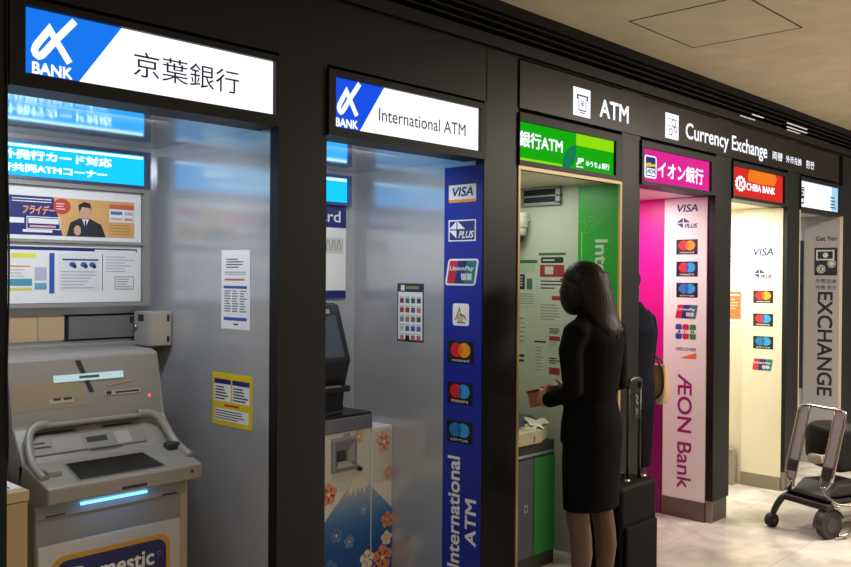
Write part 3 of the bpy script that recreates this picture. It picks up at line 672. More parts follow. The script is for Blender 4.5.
def lg_jcb(F,u,v,w,h,l):
    for k,(m,ch) in enumerate(((mat('#2050a0',.5),'J'),(mat('#c82838',.5),'C'),(mat('#2a8a3c',.5),'B'))):
        x = u+(k-1)*w*.34; F.rrect(x-w*.155,v-h/2,x+w*.155,v+h/2,h*.12,m,l); F.rect(x-w*.155,v-h*.13,x+w*.155,v+h*.13,wht,l+1); F.text(ch,x-w*.09,v-h*.1,x+w*.09,v+h*.1,m,l+2,bold=.03)
def logo(parent, X, name, label, fn):
    F = side(X); fn(F); o = F.build(name, parent); o['label'] = label; return o

# royal blue panel at the second booth
t = thing('card_logo_panel', 'royal blue panel of card logos on the right wall of the second booth', 'panel', (3.025,.12,0))
BLU = mat('#1a2a9c',.4); bm = bmesh.new(); bx(bm,3.019,3.0245,.004,.233,.0,2.078); obj('board', bm, BLU, t)
X = 3.0188
logo(t,X,'card_logo','white logo plate with navy and gold bars',lambda F: lg_visa(F,-.123,1.962,.165,.096,True,1))
logo(t,X,'card_logo','white outlined logo of triangles',lambda F: lg_plus(F,-.123,1.785,.165,.098,True,1))
logo(t,X,'card_logo','slanted red, blue and teal logo with white edge',lambda F: lg_union(F,-.123,1.595,.185,.122,1))
def cube_logo(F):
    F.rrect(-.176,1.350,-.077,1.452,.012,wht,1); g_ = mat('#a09468',.5)
    F.stroke([(-.16,1.375),(-.145,1.405),(-.135,1.43),(-.125,1.40),(-.105,1.395),(-.095,1.375)],.008,g_,2); F.disc(-.13,1.385,.02,mat('#c8bc94',.5),2); F.rect(-.15,1.362,-.10,1.367,INK,2)
logo(t,X,'card_logo','small white plate with a pale gold drawing',cube_logo)
logo(t,X,'card_logo','black plate with red and yellow discs',lambda F: circ(F,-.127,1.228,.155,.102,lred,lor,lmix,wht,'mastercard',1))
logo(t,X,'card_logo','black plate with red and blue discs',lambda F: circ(F,-.129,1.04,.155,.10,lred,lcy,lpu,wht,'maestro',1))
logo(t,X,'card_logo','black plate with two blue discs',lambda F: circ(F,-.131,.862,.158,.098,lblu,lcy,mat('#1a60b0',.5),wht,'cirrus',1))
logo(t,X,'lettering','long white word turned to read upwards',lambda F: F.text('International',-.200,.235,-.125,.748,wht,1,rot=90,bold=.02))
logo(t,X,'lettering','short white letters turned to read upwards',lambda F: F.text('ATM',-.093,.355,-.028,.565,wht,1,rot=90,bold=.02))

# ------------------------------------------------------------------ booth three (green)
gt = mat('#c8ad78',.4,.2)
bm = bmesh.new(); bx(bm,3.27,3.284,-.006,.006,0,2.096); bx(bm,4.172,4.19,-.006,.006,0,2.096); bx(bm,3.284,4.172,-.006,.006,2.080,2.097); struct('trim_2', bm, gt)
t = thing('green_panel', 'tall green panel with vertical white lettering behind the woman in black', 'panel', (4.19,.15,0))
GP = mat('#2aa832',.35); bm = bmesh.new(); bx(bm,4.184,4.1895,.007,.27,0,2.085); obj('board', bm, GP, t)
F = side(4.1838); F.text('International ATM',-.158,.82,-.075,1.785,mat('#c8d8c0',.5),1,rot=-90,bold=.02); F.build('lettering', t)['label'] = 'white lettering turned to read downwards'
F = side(4.1838); F.rect(-.248,1.30,-.243,1.83,mat('#a8d090',.5),1); F.build('stripe', t)
F = side(4.1838); pg = mat('#5cae54',.5); F.text('Your',-.262,1.86,-.125,1.965,pg,1,rot=38,bold=.0); F.text('Country',-.232,1.82,-.06,1.945,pg,1,rot=38); F.build('faint_lettering', t)['label'] = 'faint pale green slanted lettering'
t = thing('air_vent', 'grey louvred air vent high on the third booth wall', 'vent', (4.19,.52,2.05))
bm = bmesh.new(); ax = 4.165
for z0,z1 in ((1.992,2.008),(2.085,2.098)): bx(bm,ax,4.19,.385,.66,z0,z1)
bx(bm,ax,4.19,.385,.415,2.0,2.09); bx(bm,ax,4.19,.645,.66,2.0,2.09); bx(bm,ax,4.19,.385,.66,2.040,2.048); obj('frame', bm, mat('#a0a4a8',.4,.3), t)
bm = bmesh.new(); bx(bm,4.178,4.19,.415,.645,2.008,2.085); obj('backing', bm, mat('#202430',.6), t)
for z in (2.015,2.026,2.055,2.068):
    bm = bmesh.new(); prism(bm,[(4.170,z),(4.184,z+.008),(4.184,z+.011),(4.170,z+.003)],.415,.645,axis='y'); obj('slat', bm, mat('#3a3f4a',.5), t)
t = thing('dome_camera', 'white dome camera with dark lens on the third booth wall', 'camera', (4.15,.66,1.86))
bm = bmesh.new()
def lathe(bm, c, prof, seg=24):
    loft(bm, [(c[0],c[1],c[2]+z,r,r) for r,z in prof], seg)
lathe(bm,(4.125,.655,0),[(.055,1.86),(.062,1.868),(.064,1.94),(.058,1.95)]); bx(bm,4.13,4.19,.61,.70,1.905,1.955); obj('housing', bm, mat('#d6d6c6',.45), t)
bm = bmesh.new(); lathe(bm,(4.125,.655,0),[(.045,1.815),(.052,1.825),(.054,1.862)]); obj('ring', bm, mat('#c4c8c0',.35), t)
bm = bmesh.new(); ell(bm,(4.125,.655,1.815),(.044,.044,.045)); obj('lens', bm, mat('#0e0c0e',.12), t)
pale = mat('#c2c8b6',.6); gn = mat('#3f6a44',.6); rd = mat('#9c2c34',.6); mid = mat('#8f9688',.6)
def notice(label, u0,v0,u1,v1, fn):
    F = side(4.19); F.slab(u0,v0,u1,v1,.0015,pale,back=.0002); fn(F); tag(F.build('wall_notice'), label, 'notice', 'notices on the third booth wall')
notice('tall notice with black and red headings just left of the woman\'s head', -.545,1.30,-.355,1.715, lambda F: (F.rect(-.545,1.70,-.355,1.715,gn,3), F.rrect(-.53,1.655,-.37,1.69,.012,INK,3), F.lines(-.515,1.665,-.39,1.68,1,pale,4,.6,1), F.rect(-.535,1.575,-.365,1.645,rd,3), F.rect(-.50,1.59,-.44,1.635,pale,4), F.lines(-.53,1.50,-.37,1.56,3,INK,3,.35,2), F.rect(-.45,1.44,-.37,1.465,rd,3), F.lines(-.53,1.32,-.37,1.42,6,mid,3,.4,3)))
notice('pale green notice with small dark pictures beside the booth edge', -.70,1.40,-.555,1.675, lambda F: (F.rect(-.70,1.655,-.555,1.675,gn,3), F.rect(-.695,1.60,-.57,1.65,mat('#a8c0a0',.6),3), F.rect(-.69,1.50,-.645,1.59,INK,3), F.rect(-.63,1.50,-.59,1.565,mat('#506858',.6),3), F.lines(-.685,1.515,-.65,1.58,4,pale,4,.4,4), F.lines(-.69,1.41,-.57,1.48,5,mid,3,.4,5)))
notice('small notice with a red stripe at the woman\'s shoulder height', -.47,1.165,-.385,1.29, lambda F: (F.lines(-.465,1.245,-.39,1.28,3,INK,3,.5,6), F.rect(-.465,1.205,-.39,1.232,rd,3), F.lines(-.465,1.17,-.39,1.2,3,mid,3,.4,7)))
notice('small notice with a red stripe beside the woman\'s elbow', -.47,.985,-.385,1.12, lambda F: (F.lines(-.465,1.07,-.39,1.11,3,INK,3,.5,8), F.rect(-.465,1.01,-.39,1.05,rd,3)))
notice('plain pale notice with a dark top edge left of the woman\'s shoulder', -.57,.99,-.49,1.20, lambda F: (F.rect(-.57,1.19,-.49,1.20,INK,3), F.lines(-.565,1.02,-.50,1.17,8,mid,3,.3,9)))
notice('creased white slip with grey print left of the plain pale notice', -.69,1.02,-.63,1.36, lambda F: (F.lines(-.685,1.06,-.635,1.12,2,INK,3,.5,10), F.lines(-.685,1.18,-.635,1.34,6,mid,3,.3,11)))
# green cash machine
t = thing('cash_machine', 'low cash machine with beige counter and green lower panel before the woman', 'cash machine', (3.72,.5,0))
bt = mat('#b0a586',.5); dk = mat('#1a1b1a',.5)
bm = bmesh.new(); bx(bm,3.46,4.0,.29,.85,0,.68,r=.006); obj('body', bm, dk, t)
bm = bmesh.new(); bx(bm,3.45,3.845,.26,.86,.685,.762,r=.008); obj('counter', bm, bt, t)
bm = bmesh.new(); prism(bm,[(3.847,.262),(3.96,.31),(3.985,.35),(3.985,.86),(3.847,.86)],.690,.764,r=.006,axis='z'); obj('counter_end', bm, mat('#a39874',.5), t)
bm = bmesh.new(); prism(bm,[(.34,.762),(.44,.80),(.86,.80),(.86,.762)],3.46,3.98,r=.006); obj('console', bm, mat('#4b4f50',.35), t)
bm = bmesh.new(); bx(bm,3.47,3.97,.60,.86,.80,.86,r=.01); obj('head', bm, mat('#a8a690',.45), t)
bm = bmesh.new(); prism(bm,[(3.455,.282),(3.80,.282),(3.80,.295),(3.455,.295)],.08,.60,axis='z',r=.003); obj('door', bm, mat('#3c4142',.4), t)
bm = bmesh.new(); prism(bm,[(3.803,.282),(3.995,.282),(3.995,.295),(3.803,.295)],.08,.60,axis='z',r=.003); obj('green_door', bm, mat('#0d6b1e',.4), t)['label'] = 'green right-hand door'
F = facade(.2815); F.rect(3.715,.325,3.745,.365,mat('#8d928e',.5),1); F.rect(3.722,.335,3.738,.356,INK,2); F.build('sticker', t)
bm = bmesh.new(); bx(bm,3.47,3.97,.274,.29,.617,.632,r=.003); obj('handle_rail', bm, mat('#7a7d7c',.3,.6), t)
F = facade(.2595); F.poly([(3.765,.70),(3.775,.70),(3.778,.72),(3.77,.735)],INK,1); F.build('lock', t)
bm = bmesh.new()
for k,(x,y,a) in enumerate(((3.83,.315,.3),(3.88,.34,-.4),(3.86,.33,.9))):
    M = Matrix.Translation((x,y,.772+k*.006)) @ Euler((.15*k,-.1,a)).to_matrix().to_4x4()
    g = bmesh.ops.create_grid(bm, x_segments=8, y_segments=5, size=.5, matrix=M @ Matrix.Diagonal((.15,.08,1,1)))
    for v in g['verts']: v.co.z += .008*math.sin(v.co.x*60)*math.cos(v.co.y*45+k)
bmesh.ops.solidify(bm, geom=bm.faces[:], thickness=.0008)
tag(obj('receipt_slip', bm, mat('#d8d4c4',.7)), 'crumpled white slips lying on the counter under the woman\'s hands', 'paper')

# ------------------------------------------------------------------ booth four (pink)
t = thing('card_logo_panel', 'tall white panel of card logos with purple vertical lettering in the pink booth', 'panel', (5.335,.2,0))
bm = bmesh.new(); bx(bm,5.325,5.3345,.05,.348,.125,2.095); obj('board', bm, mat('#eef2ea',.4), t)
bm = bmesh.new(); bx(bm,5.320,5.3345,.05,.352,.0,.125); obj('kick_plate', bm, mat('#6d6355',.35,.5), t)['label'] = 'brown metal kick plate'
X = 5.3245
logo(t,X,'card_logo','navy letters on white',lambda F: lg_visa(F,-.185,2.029,.145,.05,False,1))
logo(t,X,'card_logo','navy triangle logo on white',lambda F: lg_plus(F,-.185,1.93,.16,.085,False,1))
logo(t,X,'card_logo','black plate with red and yellow discs',lambda F: circ(F,-.187,1.776,.15,.098,lred,lor,lmix,wht,'mastercard',1))
logo(t,X,'card_logo','black plate with red and blue discs',lambda F: circ(F,-.185,1.632,.15,.098,lred,lcy,lpu,wht,'maestro',1))
logo(t,X,'card_logo','black plate with two blue discs',lambda F: circ(F,-.184,1.494,.15,.096,lblu,lcy,mat('#1a60b0',.5),wht,'cirrus',1))
logo(t,X,'card_logo','slanted red, blue and teal logo',lambda F: lg_union(F,-.186,1.354,.14,.088,1,edge=False))
logo(t,X,'card_logo','blue, red and green lettered logo',lambda F: lg_jcb(F,-.19,1.222,.145,.098,1))
logo(t,X,'card_logo','small dark letters over an orange wedge',lambda F: (F.text('DISCOVER',-.257,1.098,-.115,1.118,INK,1,bold=.01), F.poly([(-.23,1.048),(-.115,1.048),(-.115,1.088)],mat('#e87a2a',.5),1)))
logo(t,X,'lettering','purple lettering turned to read downwards',lambda F: F.text('ÆON Bank',-.243,.195,-.142,.945,mat('#a01878',.5),1,rot=-90,bold=.01))

bm = bmesh.new(); bx(bm,5.322,5.334,.36,1.29,.0,.80); tag(obj('falloff_panel', bm, mat('#7a0c58',.45)), 'dark magenta sheet standing for the shade low on the pink booth wall', 'panel')  # lamp fall-off on the lower pink wall, put in as a darker sheet

# ------------------------------------------------------------------ booth five (cream)
t = thing('card_logo_panel', 'tall cream panel of card logos in the fifth booth under the red sign', 'panel', (6.52,.18,0))
bm = bmesh.new(); bx(bm,6.508,6.5195,.03,.325,.10,2.095); obj('board', bm, mat('#e6e0c8',.45), t)
bm = bmesh.new(); bx(bm,6.504,6.5195,.03,.330,.0,.10); obj('kick_plate', bm, mat('#8a8274',.35,.5), t)['label'] = 'grey metal kick plate'
X = 6.5075
logo(t,X,'card_logo','navy letters on cream',lambda F: lg_visa(F,-.17,1.772,.15,.058,False,1))
logo(t,X,'card_logo','navy triangle logo on cream',lambda F: lg_plus(F,-.17,1.605,.155,.09,False,1))
logo(t,X,'card_logo','black plate with red and yellow discs',lambda F: circ(F,-.168,1.435,.152,.095,lred,lor,lmix,wht,'mastercard',1))
logo(t,X,'card_logo','black plate with red and blue discs',lambda F: circ(F,-.167,1.262,.152,.095,lred,lcy,lpu,wht,'maestro',1))
logo(t,X,'card_logo','black plate with two blue discs',lambda F: circ(F,-.165,1.092,.152,.095,lblu,lcy,mat('#1a60b0',.5),wht,'cirrus',1))
logo(t,X,'card_logo','slanted red, blue and teal logo',lambda F: lg_union(F,-.168,.927,.14,.085,1,edge=False))
F = side(6.52); F.slab(-.47,1.235,-.345,1.47,.002,mat('#e2703c',.5),back=.0002); F.rect(-.46,1.44,-.355,1.45,PAPER,4); F.lines(-.45,1.33,-.36,1.42,4,mat('#f0b890',.5),4,.4,1); F.rect(-.47,1.235,-.345,1.26,PAPER,4)
tag(F.build('wall_notice'), 'orange notice on the wall of the fifth booth', 'notice')
F = side(6.52); F.slab(-.45,1.62,-.35,1.80,.0015,PAPER,back=.0002); F.rect(-.44,1.735,-.36,1.75,mat('#a8b8c4',.5),3); F.lines(-.44,1.63,-.36,1.71,4,mid,3,.3,2)
tag(F.build('wall_notice'), 'faint white notice above the orange one in the fifth booth', 'notice')
t = thing('low_frame', 'grey framed low box on the floor at the back of the fifth booth', 'box', (6.4,.5,0))
bm = bmesh.new(); bx(bm,6.44,6.50,.36,.80,.0,.27,r=.004); obj('frame', bm, mat('#8c887c',.45), t)
F = side(6.4395); F.rect(-.78,.03,-.39,.24,mat('#c8c2b0',.5),1); F.lines(-.70,.08,-.42,.2,3,mat('#b0a890',.5),2,.2,3); F.build('panel', t)

# ------------------------------------------------------------------ booth six
t = thing('exchange_panel', 'pale panel with vertical black EXCHANGE lettering in the last booth', 'panel', (7.7,.15,0))
bm = bmesh.new(); bx(bm,7.685,7.6995,.012,.30,.0,2.095); obj('board', bm, mat('#a09d99',.45), t)
X = 7.6845; K = mat('#25242a',.5)
logo(t,X,'lettering','small dark heading',lambda F: F.text('Get Yen',-.205,1.893,-.035,1.932,K,1,bold=.012))
def cash(F):
    F.rect(-.215,1.602,-.030,1.835,K,1); F.stroke([(-.195,1.735),(-.195,1.81),(-.06,1.81),(-.06,1.735)],.012,pale,2,True); F.disc(-.125,1.772,.022,pale,2); F.disc(-.075,1.70,.034,pale,3); F.ring(-.075,1.70,.024,.006,K,4); F.disc(-.16,1.655,.036,pale,3); F.ring(-.16,1.655,.026,.006,K,4); F.rect(-.166,1.64,-.154,1.67,K,4)
logo(t,X,'pictogram','dark square with banknote and coins',cash)
logo(t,X,'lettering','upper row of small characters',lambda F: F.text('外幣兌換',-.205,1.535,-.035,1.572,K,1))
logo(t,X,'lettering','lower row of small characters',lambda F: F.text('兑换 환전',-.205,1.482,-.035,1.518,K,1))
logo(t,X,'lettering','large black lettering turned to read downwards',lambda F: F.text('EXCHANGE',-.185,.585,-.062,1.462,K,1,rot=-90,bold=.015))
bm = bmesh.new(); bx(bm,7.69,7.6995,.312,.372,.63,1.90); tag(obj('notice_board', bm, mat('#232a3c',.4)), 'narrow dark blue board beside the exchange panel in the last booth', 'board')
bm = bmesh.new(); bx(bm,6.755,6.765,-.004,.04,.14,2.096); bx(bm,7.690,7.70,-.006,.012,.14,2.096); struct('trim_3', bm, mat('#cfc2a4',.4,.2))

# ------------------------------------------------------------------ people
def finger(bm, base, d, nrm, L, r, curl):
    base = Vector(base); d = Vector(d).normalized(); nrm = Vector(nrm).normalized(); p = [base - d*.02, base]; ax = d.cross(nrm)
    cur = d.copy(); q = base.copy()
    for k, f in enumerate((.45,.30,.25)):
        cur = (Matrix.Rotation(curl*(.7 if k == 0 else 1.0), 3, ax) @ cur).normalized(); q = q + cur*L*f; p.append(q.copy())
    tube(bm, p, [r*1.05,r,r*.95,r*.88,r*.7], 8)
def hand(bm, wrist, d, nrm, thumb_side, s=1.0, curl=.5):
    w = Vector(wrist); d = Vector(d).normalized(); nrm = (Vector(nrm)-d*Vector(nrm).dot(d)).normalized(); sd = Vector(thumb_side); sd = (sd - d*sd.dot(d) - nrm*sd.dot(nrm)).normalized()
    tube(bm, [w-d*.02, w+d*.015, w+d*.05, w+d*.085], [(.017,.024),(.015,.030),(.013,.038),(.011,.037)], 12, up=nrm)
    for k, (o, L) in enumerate(((.029,.068),(.010,.076),(-.010,.071),(-.028,.055))):
        finger(bm, w + d*.085 + sd*o, d + sd*o*2, nrm, L*s, .0085, curl)
    finger(bm, w + d*.03 + sd*.03, d*.7 + sd*.8, nrm, .062, .0098, curl*.6)
def head_mesh(bm, c, s=1.0):
    c = Vector(c)
    ell(bm, c+Vector((0,-.008,.022)), (.074*s,.094*s,.088*s)); ell(bm, c+Vector((0,.022,-.035)), (.058*s,.068*s,.078*s)); ell(bm, c+Vector((0,.052,-.094)), (.026,.028,.022))
    tube(bm, [c+Vector((0,.088,.018)), c+Vector((0,.103,-.012)), c+Vector((0,.110,-.026)), c+Vector((0,.088,-.034))], [.008,.011,.015,.010], 8)
    ell(bm, c+Vector((0,.086,-.060)), (.024,.012,.007)); ell(bm, c+Vector((0,.084,-.071)), (.022,.011,.007))
    for q in (-1,1):
        ell(bm, c+Vector((q*.075,-.002,-.012)), (.010,.020,.032)); ell(bm, c+Vector((q*.032,.076,.030)), (.022,.014,.008)); ell(bm, c+Vector((q*.045,.060,-.030)), (.022,.022,.024))
SK = mat('#a8745a',.55); STK = mat('#5f4533',.5)
# woman in black: local origin at her feet, facing +Y
WX, WY = 3.45, -.30
t = thing('person', 'woman in black suit and knee-length skirt with long dark hair using a machine', 'person', (WX,WY,0))
def Lw(x,y,z): return (WX+x, WY+y, z)
bm = bmesh.new()
hc = Vector(Lw(-.01,.06,1.535)); head_mesh(bm, hc)
tube(bm, [Lw(0,-.01,1.36),Lw(0,.01,1.43),Lw(-.005,.035,1.48)], [.060,.050,.050], 14)
loft(bm, [(WX,WY,.80,.12,.09),(WX,WY,.88,.13,.10),(WX,WY+.005,1.0,.115,.085),(WX,WY,1.15,.135,.10),(WX,WY-.01,1.30,.14,.10),(WX,WY-.01,1.37,.10,.07),(WX,WY-.005,1.40,.055,.05)])
for q in (-1,1):
    tube(bm, [Lw(q*.08,0,.86),Lw(q*.09,.01,.68),Lw(q*.098,.008,.50),Lw(q*.10,-.012,.40),Lw(q*.102,-.018,.33),Lw(q*.105,-.012,.20),Lw(q*.105,-.01,.11),Lw(q*.105,.0,.06)], [.070,.066,.054,.050,.050,.038,.028,.030], 14)
    tube(bm, [Lw(q*.105,-.03,.065),Lw(q*.105,.04,.045),Lw(q*.105,.12,.028),Lw(q*.105,.16,.022)], [(.028,.026),(.026,.030),(.018,.036),(.010,.026)], 10)
EL = Lw(-.200,-.03,1.075); WR = Lw(-.115,.175,1.0)
tube(bm, [Lw(-.13,-.01,1.34),Lw(-.175,-.015,1.30),EL,WR], [.045,.042,.034,.023], 12)
ER = Lw(.200,-.02,1.075); WRr = Lw(.11,.20,1.01)
tube(bm, [Lw(.13,-.01,1.34),Lw(.175,-.015,1.30),ER,WRr], [.045,.042,.034,.023], 12)
hd = Vector((.50,.80,.10)); hand(bm, WR, hd, (.8,-.45,-.2), (.3,.0,1), curl=.55)
hd2 = Vector((-.50,.85,.10)); hand(bm, WRr, hd2, (-.8,-.45,-.2), (-.3,0,1), curl=.5)
b = obj('body', bm, [SK, STK], t); remesh(b, .0055, 3)
for p in b.data.polygons:
    if b.data.vertices[p.vertices[0]].co.z < .7: p.material_index = 1
if len(b.data.materials) < 2: 
    b.data.materials.clear(); b.data.materials.append(SK); b.data.materials.append(STK)
CL = mat('#0b0a08',.8,noise=.2,scale=60,spec=.08); CL2 = mat('#0a0908',.8,noise=.2,scale=60,spec=.08)
bm = bmesh.new()
loft(bm, [(WX,WY,.82,.172,.128),(WX,WY,.90,.170,.126),(WX,WY+.005,1.02,.142,.108),(WX,WY,1.15,.158,.118),(WX,WY-.01,1.28,.172,.122),(WX,WY-.012,1.345,.150,.098),(WX,WY-.008,1.395,.095,.072),(WX,WY+.0,1.428,.066,.060)], 28)
for q, E_, W_ in ((-1,EL,WR),(1,ER,WRr)):
    Wd = Vector(E_).lerp(Vector(W_), .92)
    tube(bm, [Lw(q*.10,-.012,1.345),Lw(q*.155,-.015,1.325),Lw(q*.187,-.008,1.25),E_,tuple(Vector(E_).lerp(Vector(W_),.5)),tuple(Wd)], [.056,.062,.056,.048,.043,.037], 14)
j = obj('jacket', bm, CL, t); remesh(j, .008, 4)
bm = bmesh.new()
loft(bm, [(WX,WY,.525,.165,.108),(WX,WY,.56,.164,.110),(WX,WY,.70,.166,.118),(WX,WY-.005,.84,.164,.122),(WX,WY,.95,.140,.105),(WX,WY,1.0,.125,.098)], 28)
obj('skirt', bm, CL2, t)
# hair: cap, side locks and a long fall down the back
HM = mat('#20120b',.5,spec=.22,noise=.45,scale=40,stretch=(3,3,.25))
bm = bmesh.new()
ell(bm, hc+Vector((0,-.020,.028)), (.088,.104,.090))
rings = []
for z, cy, rx, ry in ((1.60,.032,.080,.092),(1.55,.022,.090,.094),(1.50,.004,.094,.084),(1.45,-.018,.094,.066),(1.40,-.046,.090,.050),):
    rings.append((WX+.012, WY+cy, z, rx, ry))
loft(bm, rings[::-1], 28)
for x in (-1,1):
    ell(bm, hc+Vector((x*.030,.004,-.030)), (.062,.080,.108), rot=(.25,0,0))
rr = random.Random(5)
for k in range(18):
    a = PI*.06 + PI*.88*k/17; x = math.cos(a); y = -math.sin(a)
    z1 = 1.225 + .05*rr.random() + .05*abs(x)
    p = smooth_path([Lw(x*.085,.03+y*.088,1.57), Lw(.006+x*.094,.008+y*.086,1.49), Lw(.012+x*.090,-.044+y*.052,1.40), Lw(.014+x*.074,-.088+y*.030,1.34), Lw(.016+x*.055+rr.uniform(-.015,.015),-.104+y*.018,z1+.035)], 4)
    tube(bm, p, [.009]*(len(p)-4)+[.008,.007,.005,.003], 7)
h = obj('hair', bm, HM, t); remesh(h, .005, 1)
for q in (-1,1):
    bm = bmesh.new()
    tube(bm, [Lw(q*.105,-.045,.07),Lw(q*.105,.03,.045),Lw(q*.105,.11,.026),Lw(q*.105,.175,.022)], [(.034,.033),(.024,.036),(.022,.042),(.010,.028)], 12)
    tube(bm, [Lw(q*.105,-.04,.07),Lw(q*.105,-.045,.0)], [.022,.014], 8)
    obj('shoe', bm, mat('#0c0b0b',.35), t)
for q in (-1,1):
    bm = bmesh.new(); ell(bm, hc+Vector((q*.032,.079,.020)), (.011,.007,.006), seg=10, ring=8); obj('eye', bm, mat('#1a1210',.3), t)
# wallet in her hands
t = thing('wallet', 'open reddish-brown wallet held by the woman in black', 'wallet', Lw(-.01,.33,1.03))
M = Matrix.Translation(Lw(.022,.285,.995)) @ Euler((math.radians(62),math.radians(-12),math.radians(-52))).to_matrix().to_4x4()
b2 = bmesh.new(); bx(b2,-.075,.075,-.042,.036,-.004,.004,r=.003); b2.transform(M); obj('cover', b2, mat('#a4603f',.45), t)
b2 = bmesh.new(); bx(b2,-.078,.078,.034,.042,-.007,.010,r=.002); b2.transform(M); obj('flap', b2, mat('#35150f',.45), t)

# person at the pink booth, mostly hidden by the pillar
QX, QY = 4.645, .20
t = thing('person', 'person in dark navy jacket at the pink booth, half hidden by the pillar', 'person', (QX,QY,0))
def Lq(x,y,z): return (QX+x, QY+y, z)
bm = bmesh.new(); qc = Vector(Lq(-.02,.05,1.535)); head_mesh(bm, qc)
tube(bm, [Lq(0,-.01,1.36),Lq(0,.01,1.43),Lq(-.01,.03,1.48)], [.060,.052,.052], 14)
loft(bm, [(QX,QY,.80,.14,.10),(QX,QY,1.0,.125,.09),(QX,QY,1.15,.14,.10),(QX,QY-.01,1.30,.15,.10),(QX,QY-.01,1.37,.10,.07),(QX,QY,1.40,.055,.05)])
for q in (-1,1):
    tube(bm, [Lq(q*.08,0,.86),Lq(q*.085,.01,.68),Lq(q*.085,.008,.48),Lq(q*.085,-.015,.33),Lq(q*.085,-.01,.11),Lq(q*.085,0,.06)], [.09,.078,.055,.052,.032,.032], 14)
    tube(bm, [Lq(q*.085,-.03,.06),Lq(q*.085,.05,.04),Lq(q*.085,.16,.022)], [(.03,.026),(.026,.032),(.012,.028)], 10)
QE = Lq(.205,.0,1.06); QW = Lq(.19,.15,1.00); QE2 = Lq(-.175,.05,1.07); QW2 = Lq(-.10,.26,1.05)
for E_, W_, q in ((QE,QW,1),(QE2,QW2,-1)):
    tube(bm, [Lq(q*.13,-.01,1.335),Lq(q*.165,-.01,1.29),E_,W_], [.045,.042,.035,.024], 12)
hand(bm, QW, (0,.9,-.1), (-.9,0,-.3), (-.2,0,1), curl=.7); hand(bm, QW2, (.4,.9,0), (.5,-.2,-.8), (.3,0,1), curl=.5)
b = obj('body', bm, [SK, mat('#14110f',.7)], t); remesh(b, .006, 3)
for p in b.data.polygons:
    if b.data.vertices[p.vertices[0]].co.z < .7: p.material_index = 1
NV = mat('#10131f',.75,noise=.15,scale=60,spec=.08)
bm = bmesh.new()
loft(bm, [(QX,QY,.80,.19,.135),(QX,QY,.92,.185,.132),(QX,QY,1.06,.168,.12),(QX,QY-.01,1.26,.185,.125),(QX,QY-.012,1.335,.165,.10),(QX,QY-.005,1.39,.10,.075),(QX,QY,1.43,.068,.062)], 28)
for E_, W_, q in ((QE,QW,1),(QE2,QW2,-1)):
    w_ = 1.0 if q > 0 else .86
    tube(bm, [Lq(q*.11*w_,-.01,1.34),Lq(q*.165*w_,-.012,1.31),Lq(q*.20*w_,-.008,1.24),E_,tuple(Vector(E_).lerp(Vector(W_),.9))], [.058,.063,.058,.050,.040], 14)
j = obj('jacket', bm, NV, t); remesh(j, .008, 4)
bm = bmesh.new(); loft(bm, [(QX,QY,.46,.150,.115),(QX,QY,.60,.165,.125),(QX,QY,.80,.175,.128),(QX,QY,.98,.14,.105)], 28); obj('skirt', bm, mat('#0a0a0e',.8,spec=.08), t)
bm = bmesh.new(); ell(bm, qc+Vector((0,-.018,.028)), (.088,.100,.092)); ell(bm, qc+Vector((0,-.045,-.05)), (.082,.06,.085)); h = obj('hair', bm, HM, t); remesh(h, .008, 1)
for q in (-1,1):
    bm = bmesh.new(); tube(bm, [Lq(q*.085,-.05,.035),Lq(q*.085,.03,.038),Lq(q*.085,.11,.028),Lq(q*.085,.17,.022)], [(.034,.035),(.036,.036),(.026,.042),(.018,.028)], 12)
    obj('shoe', bm, mat('#0d0c0c',.35), t)
# handbag on the arm
t = thing('handbag', 'beige handbag with dark handles on the arm of the person in navy', 'bag', (4.93,.21,.83))
bm = bmesh.new()
def sup(bm, c, rows, seg=28, e=.45):
    R = []
    for z, hx, hy in rows:
        ring = []
        for k in range(seg):
            a = 2*PI*k/seg; ca, sa = math.cos(a), math.sin(a)
            ring.append(bm.verts.new((c[0]+hx*math.copysign(abs(ca)**e,ca), c[1]+hy*math.copysign(abs(sa)**e,sa), z)))
        R.append(ring)
    for i in range(len(R)-1):
        for k in range(seg):
            f = bm.faces.new((R[i][k],R[i][(k+1)%seg],R[i+1][(k+1)%seg],R[i+1][k])); f.smooth = True
    bm.faces.new(R[0][::-1]); bm.faces.new(R[-1])
BX = 4.915
sup(bm, (BX,.20), [(.80,.045,.085),(.805,.050,.095),(.87,.050,.105),(.97,.040,.100),(1.035,.020,.092),(1.04,.014,.090)])
obj('bag_body', bm, mat('#c6aa78',.55,noise=.15,scale=30), t)
for dx in (-.024,.024):
    bm = bmesh.new(); p = smooth_path([(BX+dx,.14,1.02),(BX-.01+dx*.6,.15,1.07),(BX-.03+dx*.3,.19,1.10),(BX-.01+dx*.6,.23,1.07),(BX+dx,.25,1.02)],5); tube(bm,p,.006,8); obj('handle', bm, mat('#2d241a',.5), t)
bm = bmesh.new(); p = smooth_path([(BX-.035,.12,1.03),(BX-.05,.10,.95),(BX-.055,.11,.87),(BX-.058,.16,.835),(BX-.055,.24,.86)],5); tube(bm,p,.007,8); obj('strap', bm, mat('#2d241a',.5), t)

